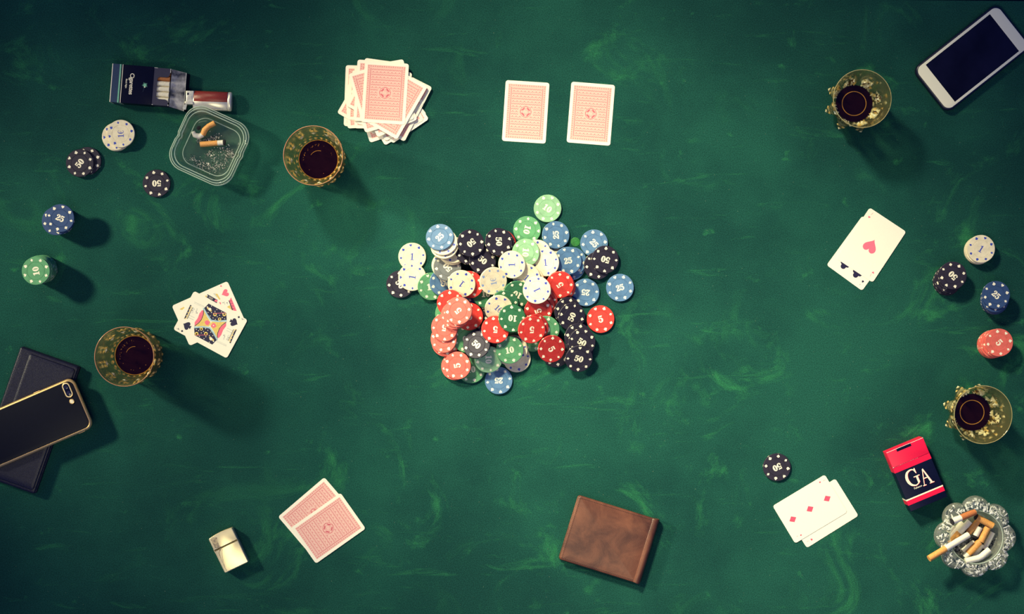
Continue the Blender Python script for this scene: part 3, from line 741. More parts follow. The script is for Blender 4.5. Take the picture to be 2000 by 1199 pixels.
blk = mat('black_leather', (0.010, 0.010, 0.026), 0.36, lin=True, noise=0.25, bump=0.5, bscale=1400, spec=0.35)
bz = 0.014
p = at(52.6, 821, bz)
bw = empty('black_wallet', (p.x, p.y, 0), math.radians(-19.3)); props(bw, 'long black leather wallet partly under the gold-rimmed phone', 'wallet')
W2, H2 = 0.0885, 0.192
mb = MB(); cushion(mb, W2, H2, 0.003, [('i', 0.001, 0.0002), ('i', 0, 0.0014), ('i', 0, 0.0050), ('i', 0.001, 0.006), ('s', 0.9, 0.0061)], blk); mb.build('back_flap', bw, 50)
mb = MB(); mb.box(-W2 / 2 + 0.004, W2 / 2 - 0.004, -H2 / 2 + 0.003, H2 / 2 - 0.003, 0.0058, 0.0088, mat('wallet_lining', (10, 10, 22), 0.8), 0.001); mb.build('lining', bw)
mb = MB(); cushion(mb, W2 - 0.001, H2 - 0.001, 0.003, [('i', 0.001, 0.0084), ('i', 0, 0.0094), ('i', 0, 0.0112), ('i', 0.0014, 0.0124), ('s', 0.97, 0.0126), ('s', 0.9, 0.0130)], blk); mb.build('front_flap', bw, 60)
mb = MB(); cushion(mb, W2 - 0.0195, H2 - 0.010, 0.004, [('i', 0.0, 0.0124), ('i', 0.0001, 0.0138), ('i', 0.0014, 0.0147), ('s', 0.9, 0.0149)], blk, 0.0065, 0, 8); mb.build('raised_panel', bw, 60)

# ------------------------------------------------------------------ phones
gold = mat('gold_metal', (0.90, 0.58, 0.22), 0.30, 0.6, lin=True, noise=0.04)
blackglass = mat('black_gloss', (0.004, 0.004, 0.014), 0.12, lin=True, noise=0.1)
pz = 0.0255
ctr = (160.6 - 107.5 * math.cos(math.radians(23)), 785.5 + 107.5 * math.sin(math.radians(23)))
p = at(ctr[0], ctr[1], pz)
ph = empty('gold_rimmed_phone', (p.x, p.y, 0.0151), math.radians(23.2)); props(ph, 'black phone with a gold rim lying face down across the black wallet', 'phone')
PL, PW = 0.1570, 0.0775
mb = MB(); mb.slab(rrect(PL, PW, 0.0115, 10), edge(0.0, 0.0085, 0.0035, 5), gold); mb.build('gold_rim', ph, 50, 'shiny gold rim')
mb = MB(); mb.slab(rrect(PL - 0.0064, PW - 0.0064, 0.0088, 10), edge(0.0070, 0.0092, 0.0006, 3), mat('phone_back_black', (0.003, 0.004, 0.012), 0.42, lin=True, noise=0.1, spec=0.15)); mb.build('back_panel', ph, 50)
def pill(mb, w, h, z0, z1, m, cx, cy, b=0.0004): mb.slab(rrect(w, h, min(w, h) / 2 - 1e-5, 8), edge(z0, z1, b), m, cx, cy)
cx_, cy_ = PL / 2 - 0.0135, PW / 2 - 0.0150
mb = MB(); pill(mb, 0.0115, 0.0225, 0.0085, 0.0103, gold, cx_, cy_, 0.0007); pill(mb, 0.0094, 0.0204, 0.0102, 0.01035, mat('cream_gold', (0.85, 0.72, 0.42), 0.4, lin=True), cx_, cy_, 0.0)
cam_ = mb.build('camera_ring', ph, 50)
mb = MB(); pill(mb, 0.0078, 0.0184, 0.0102, 0.0107, blackglass, cx_, cy_, 0.0003); mb.build('lens_cover', cam_, 50)
for dy in (0.0045, -0.0045):
    mb = MB(); mb.slab([((math.cos(t) * 0.0028, math.sin(t) * 0.0028), (-math.cos(t), -math.sin(t))) for t in [2 * math.pi * k / 20 for k in range(20)]], edge(0.0106, 0.0110, 0.0001), mat('lens_glass', (0.02, 0.02, 0.05), 0.05, lin=True), cx_, cy_ + dy); mb.build('lens', cam_, 50)
mb = MB(); circ = [((math.cos(t) * 0.0036, math.sin(t) * 0.0036), (-math.cos(t), -math.sin(t))) for t in [2 * math.pi * k / 24 for k in range(24)]]
mb.slab(circ, edge(0.009, 0.0104, 0.0004), gold, cx_ - 0.0005, cy_ - 0.0172)
mb.slab([((a[0] * 0.7, a[1] * 0.7), b) for a, b in circ], edge(0.0103, 0.0106, 0.0001), mat('flash_cream', (0.9, 0.8, 0.55), 0.3, lin=True), cx_ - 0.0005, cy_ - 0.0172); mb.build('flash', ph, 50)
for side, x0 in ((1, -0.0050 + 0.028), (-1, 0.0590)):
    mb = MB(); mb.box(x0 - 0.0050, x0 + 0.0050, side * PW / 2 - 0.0006, side * PW / 2 + 0.0006, 0.003, 0.0056, gold, 0.0005); mb.build('side_button', ph, 50)

pz = 0.0105
p = at(1899.2, 113.2, pz)
wp = empty('white_phone', (p.x, p.y, 0.0001), math.radians(38.3)); props(wp, 'white-fronted phone in a black case with a dark screen, in the upper corner', 'phone')
mb = MB(); mb.slab(rrect(0.1535, 0.0800, 0.0125, 10), edge(0.0, 0.0098, 0.0032, 5), mat('case_black', (0.008, 0.010, 0.028), 0.35, lin=True)); mb.build('case', wp, 50, 'black rounded case')
mb = MB(); mb.slab(rrect(0.1478, 0.0742, 0.0098, 10), edge(0.0075, 0.0104, 0.0005), mat('white_glass', (1.0, 0.94, 0.66), 0.35, lin=True, noise=0.0)); mb.build('front_glass', wp, 50)
mb = MB(); mb.slab(rrect(0.1160, 0.0668, 0.0, 1), edge(0.0103, 0.01048, 0.0), mat('screen_black', (0.006, 0.006, 0.022), 0.25, lin=True, noise=0.35, nscale=25, spec=0.2)); mb.build('screen', wp, 0)

# ------------------------------------------------------------------ cigarette packs
pk_navy = mat('pack_navy', (0.004, 0.006, 0.026), 0.33, spec=0.12, lin=True, noise=0.1)
pk_red = mat('pack_red', (0.80, 0.008, 0.055), 0.35, lin=True, noise=0.03)
pk_cream = mat('pack_cream', (0.92, 0.84, 0.62), 0.45, lin=True, noise=0.02)
scuff = mat('pack_scuff', (0.75, 0.72, 0.62), 0.6, lin=True)
D_ = 0.022
p = at(1790.7, 926.6, D_)
ga = empty('red_and_navy_cigarette_pack', (p.x, p.y, 0.0001), math.radians(22.6)); props(ga, 'closed red and navy cigarette pack with big cream letters, by the round ashtray', 'cigarette pack')
GW, GH = 0.0558, 0.0905
y1, y0 = GH / 2, -GH / 2
def yy(f): return y1 - f * GH
mb = MB(); mb.box(-GW / 2, GW / 2, y0, yy(0.25), 0, D_, pk_navy, 0.0004); mb.build('pack_body', ga)
e_ = 0.00006
mb = MB(); mb.box(-GW / 2 - e_, GW / 2 + e_, yy(0.355), yy(0.248), -0.00002, D_ + e_, pk_red); mb.box(-GW / 2 - e_, GW / 2 + e_, yy(0.90), yy(0.825), -0.00002, D_ + e_, pk_red)
mb.build('red_band', ga, 0, 'red printed bands')
mb = MB(); mb.box(-GW / 2 - 2 * e_, GW / 2 + 2 * e_, yy(0.825), yy(0.803), -0.00002, D_ + 2 * e_, pk_cream); mb.build('cream_stripe', ga, 0)
mb = MB(); mb.box(-GW / 2 - 0.0002, GW / 2 + 0.0002, yy(0.262), y1, 0, D_ + 0.0005, pk_red, 0.0006); lid = mb.build('lid', ga, 30, 'red flip lid with scuffed white edges')
mb = MB(); zt = D_ + 0.00056
mb.poly([(-0.0135, y1 - 0.0048), (0.0085, y1 - 0.0048), (0.0085, y1 - 0.0006), (-0.0135, y1 - 0.0006)], pk_navy, zt); mb.build('seal', lid, 0, 'black paper seal')
mb = MB(); rnd = random.Random(4)
mb.poly([(-GW / 2, y1 - 0.0008), (GW / 2, y1 - 0.0008), (GW / 2, y1 - 0.0002), (-GW / 2, y1 - 0.0002)], scuff, zt + 0.00003)
for k in range(22):
    x = -GW / 2 + 0.001 + k * 0.0017; s_ = rnd.uniform(0.0001, 0.0004)
    mb.poly([(x, yy(0.262) - s_ * 0.3), (x + 0.0012, yy(0.262)), (x + 0.0011, yy(0.262) + s_)], scuff, zt)
mb.poly([(-GW / 2, yy(0.262) - 0.0002), (-GW / 2 + 0.0018, yy(0.262) - 0.0002), (-GW / 2 + 0.0018, yy(0.262) + 0.0007), (-GW / 2, yy(0.262) + 0.0004)], scuff, zt + 0.00002)
mb.build('worn_edge', lid, 0)
def GA_glyph():
    g = fine([(0.30, 0.30), (0.20, 0.44), (0.02, 0.475), (-0.2, 0.38), (-0.32, 0.15), (-0.32, -0.12), (-0.2, -0.36), (0.02, -0.475), (0.2, -0.43), (0.3, -0.36)],
             [0.05, 0.06, 0.08, 0.13, 0.17, 0.17, 0.13, 0.07, 0.06, 0.05], 5)
    g += [[(0.27, 0.5), (0.33, 0.5), (0.33, 0.18), (0.29, 0.18), (0.22, 0.36)], [(0.21, -0.42), (0.34, -0.36), (0.34, 0.0), (0.21, 0.0)], [(0.08, -0.01), (0.46, -0.01), (0.46, 0.04), (0.08, 0.04)]]
    a = [[(-0.03, 0.5), (0.03, 0.5), (-0.26, -0.46), (-0.31, -0.46)], [(-0.03, 0.5), (0.05, 0.52), (0.36, -0.46), (0.21, -0.46)], [(-0.20, -0.1), (0.2, -0.1), (0.2, -0.04), (-0.18, -0.04)],
         [(-0.38, -0.5), (-0.14, -0.5), (-0.14, -0.45), (-0.38, -0.45)], [(0.12, -0.5), (0.46, -0.5), (0.46, -0.45), (0.12, -0.45)]]
    return xf(g, 0.0235, 0.0240, -0.0075, 0.0035), xf(a, 0.0200, 0.0232, 0.0098, -0.0018)
g_, a_ = GA_glyph()
mb = MB()
for pl in xf(g_ + a_, 1, 1, 0.0003, -0.0004): mb.poly(pl, pk_red, D_ + 0.00003)
for pl in g_ + a_: mb.poly(pl, pk_cream, D_ + 0.00005)
mb.build('monogram', ga, 0).location = (0, -0.0055, 0)
lettering('Tobacco', 0.0036, pk_cream, 'small_lettering', ga, (-0.0058, -0.0170, D_ + 0.00005), 0, 0.00005, 0.3)

# the open black box
p = at(262, 165, D_)
bx = empty('open_black_cigarette_box', (p.x, p.y, 0.0001), math.radians(-4.6)); props(bx, 'open black cigarette box with mint stripe, cigarettes showing inside', 'cigarette pack')
k_n = S * (1 - D_ / H)
def bxx(cpx): return ((210 + cpx / 10.9) - 262) * k_n      # along the box from the close-up
BX0, BX1 = bxx(78), bxx(965); BH = 815 / 10.9 * k_n / 2
blackp = mat('box_black', (0.003, 0.004, 0.018), 0.3, spec=0.12, lin=True, noise=0.1)
slate = mat('box_slate', (0.022, 0.045, 0.095), 0.4, lin=True)
mint = mat('box_mint', (0.20, 0.52, 0.33), 0.4, lin=True)
mb = MB(); mb.box(BX0, BX1, -BH, BH, 0, D_, blackp, 0.0004); mb.build('box_body', bx)
mb = MB(); mb.box(bxx(90), bxx(232), -BH - e_, BH + e_, 0, D_ + e_, slate); mb.build('slate_band', bx, 0)
mb = MB(); mb.box(bxx(234), bxx(266), -BH - e_, BH + e_, 0, D_ + e_, mint); mb.build('mint_stripe', bx, 0)
mb = MB(); mb.box(bxx(72), bxx(88), -BH - e_, BH + e_, 0, D_ + e_ * 1.5, pk_cream); mb.box(bxx(292), bxx(305), -BH - e_, BH + e_, 0, D_ + e_, pk_cream); mb.build('cream_stripe', bx, 0)
lettering('Cigarettes', 0.0084, pk_cream, 'large_lettering', bx, (bxx(508), 0.0005, D_ + 0.00006), -math.pi / 2, 0.00012, 0, 0.88)
lettering('Black Night', 0.0032, pk_cream, 'small_lettering', bx, (bxx(398), 0.0005, D_ + 0.00006), -math.pi / 2, 0.00004, 0, 0.9)
mb = MB(); ex, ey = bxx(795), 0.0003
for k in range(10):
    a = 2 * math.pi * k / 10 + 0.1; l = 0.0042 if k % 2 else 0.0034
    for pl in ribbon([(ex + 0.001 * math.cos(a), ey + 0.001 * math.sin(a)), (ex + l * math.cos(a), ey + l * math.sin(a))], [0.0011, 0.0002]): mb.poly(pl, mint, D_ + 0.00005)
mb.poly(circle(ex, ey, 0.0017, 12), mint, D_ + 0.00006); mb.poly(circle(ex, ey - 0.0026, 0.0009, 10), pk_cream, D_ + 0.00007)
for pl in ribbon([(ex, ey - 0.003), (ex - 0.001, ey - 0.006), (ex - 0.0022, ey - 0.0095)], 0.0003): mb.poly(pl, slate, D_ + 0.00005)
mb.build('leaf_emblem', bx, 0)
# collar with its cut-out
purple = mat('collar_dark', (0.020, 0.018, 0.050), 0.55, lin=True)
mb = MB(); cx0, cx1 = BX1 - 0.0010, bxx(1318); zc = D_ - 0.0006; ch = BH - 0.0007
def collar_piece(pts): mb.ring_surface([[(x, y, z) for x, y in pts] for z in (zc - 0.0006, zc)], purple)
ux0 = bxx(1050); uy1, uy0 = 0.0135, -0.0175
collar_piece([(cx0, -ch), (ux0, -ch), (ux0, ch), (cx0, ch)])
collar_piece([(ux0, uy1), (bxx(1240), uy1 + 0.0002), (bxx(1290), uy1 + 0.0018), (cx1, uy1 + 0.007), (cx1, ch), (ux0, ch)])
collar_piece([(ux0, -ch), (cx1, -ch), (cx1, uy0 - 0.007), (bxx(1295), uy0 - 0.002), (bxx(1250), uy0 - 0.0002), (ux0, uy0)])
collar_piece([(ux0, uy1 - 0.0022), (ux0 + 0.0022, uy1), (ux0, uy1)])
collar_piece([(ux0, uy0), (ux0 + 0.0022, uy0), (ux0, uy0 + 0.0022)])
for sg in (1, -1):
    a, b = (ch - 0.0006, ch) if sg > 0 else (-ch, -ch + 0.0006)
    mb.ring_surface([[(x, y, z) for x, y in ((cx0, a), (cx1, a), (cx1, b), (cx0, b))] for z in (0.001, zc - 0.0006)], purple)
mb.build('collar', bx, 0, 'dark inner collar with a cut-out')
mb = MB()
for pl in ribbon([(cx1, -ch), (cx1, uy0 - 0.007)], 0.0007) + ribbon([(cx1, uy1 + 0.007), (cx1, ch)], 0.0007) + ribbon([(cx0 + 0.001, ch - 0.0003), (cx0 + 0.006, ch - 0.0003)], 0.0006) + ribbon([(cx0, -ch + 0.0003), (cx0 + 0.003, -ch + 0.0003)], 0.0006): mb.poly(pl, scuff, zc + 0.00004)
mb.build('worn_edge', bx, 0)
foil = mat('foil_paper', (0.86, 0.78, 0.56), 0.5, lin=True, noise=0.08)
orange = mat('filter_orange', (0.42, 0.14, 0.03), 0.6, lin=True, noise=0.2, nscale=900)
for i in range(6):
    mb = MB(); y = ch - 0.0062 - i * 0.0076
    mb.tube([(bxx(700), y, zc - 0.0048), (bxx(1308), y, zc - 0.0048)], [0.0037, 0.0037], orange if i < 2 else foil, 12)
    o = mb.build('cigarette', bx, 50)
# lid tipped open beyond the collar
lid_e = MB(); gloss = mat('lid_reflections', (0.05, 0.05, 0.05), 0.4, 0.5, lin=True, nscale=75, rgb2=(0.85, 0.78, 0.60), bump=0.8, bscale=120, spec=1.0)  # dark-to-cream noise paints the reflections on the glossy lid
lx0, lx1 = bxx(1325), bxx(1625); yb = BH * 0.98
P = {'a': (lx0, -yb, 0.0165), 'b': (lx0, yb, 0.0165), 'c': (lx1 + 0.0002, yb - 0.0032, 0.0125), 'd': (lx1 + 0.0004, -yb - 0.0045, 0.0125),
     'e': (lx0, -yb, 0.0010), 'f': (lx0, yb, 0.0010), 'g': (lx1 + 0.003, yb - 0.0032, 0.0010), 'h': (lx1 + 0.003, -yb - 0.0045, 0.0010)}
b0 = len(lid_e.v); order = 'abcdefgh'; lid_e.v.extend([P[k] for k in order]); ix = {k: b0 + i for i, k in enumerate(order)}
for f, m in (('adcb', gloss), ('efgh', blackp), ('aehd', blackp), ('bcgf', blackp), ('cdhg', blackp), ('abfe', blackp)): lid_e.face([ix[c] for c in f], m)
lo = lid_e.build('lid', bx, 0, 'glossy flip lid hanging open')
mb = MB(); mb.tube([P['d'], P['c']], [0.0003, 0.0003], scuff, 6); mb.build('worn_edge', lo)

# ------------------------------------------------------------------ lighters
chrome = mat('chrome', (0.86, 0.80, 0.62), 0.32, 0.55, lin=True, noise=0.05)
steel = mat('steel_bright', (0.80, 0.76, 0.62), 0.38, 0.6, lin=True, noise=0.1, nscale=300)
redlea = mat('red_leather', (0.26, 0.035, 0.020), 0.32, lin=True, noise=0.15, nscale=500, bump=0.3)
p = at(406, 196, 0.015)
rl = empty('red_leather_lighter', (p.x, p.y, 0.0001), math.radians(-2.0)); props(rl, 'silver pocket lighter wrapped in red leather between black box and ashtray', 'lighter')
def cyl_x(mb, x0, x1, ry, rz, zc_, m, b=0.0006, n=28, yc=0.0):
    def rg(x, k): return [(x, yc + (ry - k) * math.cos(2 * math.pi * j / n), zc_ + (rz - k) * math.sin(2 * math.pi * j / n)) for j in range(n)]
    mb.ring_surface([rg(x0, b), rg(x0 + b, 0), rg(x1 - b, 0), rg(x1, b)], m)
LX = lambda c: ((190 + c / 4.0) - 406) * S * 0.9935
mb = MB(); cyl_x(mb, LX(745), LX(1022), 0.0136, 0.0070, 0.0072, chrome); mb.build('metal_body', rl, 50)
mb = MB(); cyl_x(mb, LX(752), LX(1014), 0.0102, 0.0074, 0.0078, redlea, 0.0003, 28, 0.0036); mb.build('leather_sleeve', rl, 50, 'dark red leather sleeve')
mb = MB(); cyl_x(mb, LX(1013), LX(1046), 0.0138, 0.0074, 0.0076, chrome, 0.0015); mb.build('end_cap', rl, 50)
mb = MB(); mb.box(LX(690), LX(752), -0.0065, 0.0130, 0.001, 0.0142, steel, 0.0008); hd = mb.build('head', rl)
mb = MB(); mb.box(LX(700), LX(738), 0.0010, 0.0062, 0.0141, 0.0147, chrome, 0.0002); mb.box(LX(684), LX(748), -0.0058, -0.0024, 0.0141, 0.0150, chrome, 0.0003); mb.build('lever', hd)
mb = MB(); mb.box(LX(700), LX(712), 0.0070, 0.0098, 0.0141, 0.0144, blackp, 0.0); mb.build('flame_hole', hd, 0, 'black flame opening')
mb = MB(); mb.poly([(LX(688), -0.0064, 0.0132), (LX(688), -0.0090, 0.0132), (LX(668), -0.0122, 0.0132), (LX(676), -0.0136, 0.0132), (LX(690), -0.0138, 0.0132), (LX(700), -0.0064, 0.0132)][::-1], steel)
mb = MB(); mb.ring_surface([[(x, y, z) for x, y in ((LX(700), -0.0064), (LX(684), -0.0064), (LX(666), -0.0118), (LX(676), -0.0140), (LX(692), -0.0140))] for z in (0.010, 0.0136)], steel); mb.build('thumb_piece', hd, 0)
mb = MB()
for k in range(3): mb.box(LX(756), LX(1010), -0.0100 - k * 0.0011, -0.0095 - k * 0.0011, 0.0108, 0.0122 - k * 0.0008, steel, 0.0002)
mb.build('ribbing', rl, 0)

brass = mat('brass_polished', (0.88, 0.74, 0.43), 0.24, 0.45, lin=True, noise=0.06, nscale=60)
p = at(445.6, 1074, 0.013)
zp = empty('brass_lighter', (p.x, p.y, 0.0001), math.radians(25.8)); props(zp, 'pale brass flip-top lighter lying next to the crossed cards', 'lighter')
ZW, ZH, ZT = 0.0370, 0.0555, 0.0130
def outlined(pts):
    """closed outline with inward normals"""
    out = []; n = len(pts)
    for i, q in enumerate(pts):
        a, b = pts[i - 1], pts[(i + 1) % n]; dx, dy = b[0] - a[0], b[1] - a[1]; l = math.hypot(dx, dy) or 1
        out.append((q, (-dy / l, dx / l)))
    return out
def case_outline(y0, y1, arch, rt, rb):
    w2 = ZW / 2; pts = []
    def corner(cx, cy, r, a0):
        for k in range(4):
            a = math.radians(a0 + 30 * k); pts.append((cx + r * math.cos(a), cy + r * math.sin(a)))
    corner(w2 - rt, y1 - rt, rt, 0)
    for k in range(1, 8):
        x = w2 - rt - (2 * (w2 - rt)) * k / 8; pts.append((x, y1 + arch * (1 - (x / (w2 - rt)) ** 2)))
    corner(-w2 + rt, y1 - rt, rt, 90); corner(-w2 + rb, y0 + rb, rb, 180); corner(w2 - rb, y0 + rb, rb, 270)
    return outlined(pts)
split = ZH / 2 - 0.0205
mb = MB(); mb.slab(case_outline(-ZH / 2, split - 0.00008, 0, 0.0003, 0.0020), edge(0, ZT, 0.0011, 4), brass); mb.build('lower_case', zp, 30)
mb = MB(); mb.slab(case_outline(split + 0.00008, ZH / 2 - 0.0013, 0.0013, 0.0022, 0.0003), edge(0, ZT, 0.0011, 4), brass); mb.build('lid', zp, 30)
def zq(pts):      # close-up coordinates of the brass lighter -> its own frame
    out = []; t = math.radians(-25.8)
    for x, y in pts:
        u, v = (x - 685) / 7.99 * S, -(y - 592) / 7.99 * S; out.append((u * math.cos(t) - v * math.sin(t), u * math.sin(t) + v * math.cos(t)))
    return out
refl_dark = mat('brass_reflection', (0.13, 0.10, 0.09), 0.35, 0.3, lin=True, nscale=350, rgb2=(0.42, 0.33, 0.20))  # dark reflections on the brass, painted as flat shapes
mb = MB(); mb.poly(zq([(415, 432), (455, 402), (512, 398), (520, 450), (548, 520), (575, 545), (530, 562), (480, 560)]), refl_dark, ZT + 0.00002)
for q in ribbon(zq([(572, 572), (556, 600), (545, 640), (560, 690), (590, 760), (630, 860), (665, 915)]), [0.0024, 0.0022, 0.0018, 0.0011, 0.0008, 0.0007, 0.0008]): mb.poly(q, refl_dark, ZT + 0.00002)
for q in ribbon(zq([(604, 560), (590, 610), (592, 680), (612, 780), (640, 860)]), 0.0005): mb.poly(q, refl_dark, ZT + 0.00002)
mb.build('reflection', zp, 0, 'dark reflection painted near the hinge')
mb = MB(); mb.tube([(-ZW / 2 - 0.0003, split - 0.004, ZT * 0.55), (-ZW / 2 - 0.0003, split + 0.003, ZT * 0.55)], [0.0011, 0.0011], brass, 10); mb.build('hinge', zp)
mb = MB(); mb.box(-ZW / 2 + 0.0008, ZW / 2 - 0.0008, split - 0.0005, split + 0.0005, 0.001, ZT - 0.0016, mat('brass_dark', (150, 115, 62), 0.5, 0.3), 0); mb.build('insert', zp, 0)

# ------------------------------------------------------------------ glass things
def lathe(mb, prof, rfun, m, n=96, rot=0.0, cap=True):
    """prof: functions/tuples giving (radius factor, z) or a callable (theta)->(r, z)"""
    rings = []
    for q in prof:
        rg = []
        for k in range(n):
            th = 2 * math.pi * k / n
            if callable(q): r, z = q(th)
            else: r, z = q[0] * rfun(th), q[1]
            rg.append((r * math.cos(th + rot), r * math.sin(th + rot), z))
        rings.append(rg)
    mb.ring_surface(rings, m, cap, cap)
one = lambda th: 1.0
tumbler_glass = glass('tumbler_glass', (0.98, 0.93, 0.76), (0.97, 0.93, 0.80), 0.72, body=(0.75, 0.52, 0.22), milk=0.07, bump=0.25, bscale=160)
glint_gold = glass('glint_gold', (1.0, 0.9, 0.6), (0.97, 0.9, 0.7), 0.35, body=(1.0, 0.72, 0.26), milk=0.75)  # gold body colour paints glints of the cut glass
shade_brown = glass('shade_brown', (0.5, 0.3, 0.1), (0.6, 0.45, 0.25), 0.35, body=(0.07, 0.035, 0.02), milk=0.6)  # brown body colour paints the dark refractions between glints
glint_clear = glass('glint_clear', (0.97, 0.97, 0.95), (0.95, 0.96, 0.93), 0.3, body=(1.0, 0.98, 0.88), milk=0.72)  # near-white body colour paints highlights on the ashtray lobes
cut_shade = glass('cut_shade', (0.5, 0.55, 0.5), (0.6, 0.65, 0.6), 0.35, body=(0.03, 0.05, 0.06), milk=0.6)  # dark body colour paints shade beside the lobe highlights
glint_pale = glass('glint_pale', (1.0, 0.97, 0.8), (0.97, 0.95, 0.8), 0.35, body=(1.0, 0.97, 0.74), milk=0.80)  # pale body colour paints the brightest glints
rim_glint_copper = glass('rim_glint_copper', (1.0, 0.9, 0.7), (0.97, 0.9, 0.7), 0.2, body=(0.80, 0.40, 0.25), milk=0.6)  # copper tint paints the highlight along the tumbler rim
rim_glint_pale = glass('rim_glint_pale', (1.0, 0.97, 0.8), (0.97, 0.95, 0.8), 0.3, body=(0.85, 0.78, 0.45), milk=0.5)  # cream tint paints the highlight along the faceted rim
facet_glass = glass('facet_glass', (1.0, 0.96, 0.78), (0.97, 0.94, 0.80), 0.66, body=(0.80, 0.68, 0.32), milk=0.045, bump=0.5, bscale=140)
ash_glass = glass('ashtray_glass', (0.97, 0.99, 0.93), (0.96, 0.98, 0.95), 0.60, body=(0.62, 0.80, 0.62), milk=0.05)
ash_edge_glint = glass('ashtray_edge_glint', (0.97, 0.99, 0.93), (0.96, 0.98, 0.95), 0.45, body=(0.80, 0.95, 0.78), milk=0.5)  # pale tint paints highlights along the ashtray edges
flower_lobe = glass('flower_lobe', (0.99, 0.99, 0.93), (0.96, 0.97, 0.93), 0.5, body=(0.95, 0.93, 0.82), milk=0.45)
flower_glass = glass('flower_glass', (0.99, 0.99, 0.93), (0.96, 0.97, 0.93), 0.50, body=(0.86, 0.88, 0.78), milk=0.13, bump=0.8, bscale=90)
def whisky_mat(n, c):
    m = mat(n, c, 0.04, lin=True, noise=0.15, nscale=80); b = m.node_tree.nodes['Principled BSDF']
    b.inputs['Transmission Weight'].default_value = 0.35; b.inputs['IOR'].default_value = 1.36; return m
whisky = whisky_mat('whisky', (0.020, 0.0045, 0.008))
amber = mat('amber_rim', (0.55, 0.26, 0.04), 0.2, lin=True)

def rimring(parent, r, z, t, m):  # thin torus that draws the painted rim highlight
    mb = MB(); n = 96; rings = []
    for j in range(8):
        a = 2 * math.pi * j / 8; rings.append([((r + t * math.cos(a)) * math.cos(2 * math.pi * k / n), (r + t * math.cos(a)) * math.sin(2 * math.pi * k / n), z + t * math.sin(a)) for k in range(n)])
    rings.append(rings[0]); mb.ring_surface(rings, m, False, False); mb.build('rim', parent, 60)
def shard(mb, th, r, z, w, h, depth, m, rnd, k=5):
    """glint painted as a little facet on the wall at angle th: a low pyramid with an irregular tip"""
    c, s_ = math.cos(th), math.sin(th)
    def P_(u, v, d): return ((r + d) * c - u * s_, (r + d) * s_ + u * c, z + v)
    ring_ = [P_(w / 2 * math.cos(2 * math.pi * i / k + 0.3) * rnd.uniform(0.8, 1.1), h / 2 * math.sin(2 * math.pi * i / k + 0.3) * rnd.uniform(0.8, 1.1), 0) for i in range(k)]
    tip = P_(w * rnd.uniform(-0.15, 0.15), h * rnd.uniform(-0.15, 0.15), depth)
    b0 = len(mb.v); mb.v.extend(ring_ + [tip])
    for i in range(k): mb.face((b0 + i, b0 + (i + 1) % k, b0 + k), m)
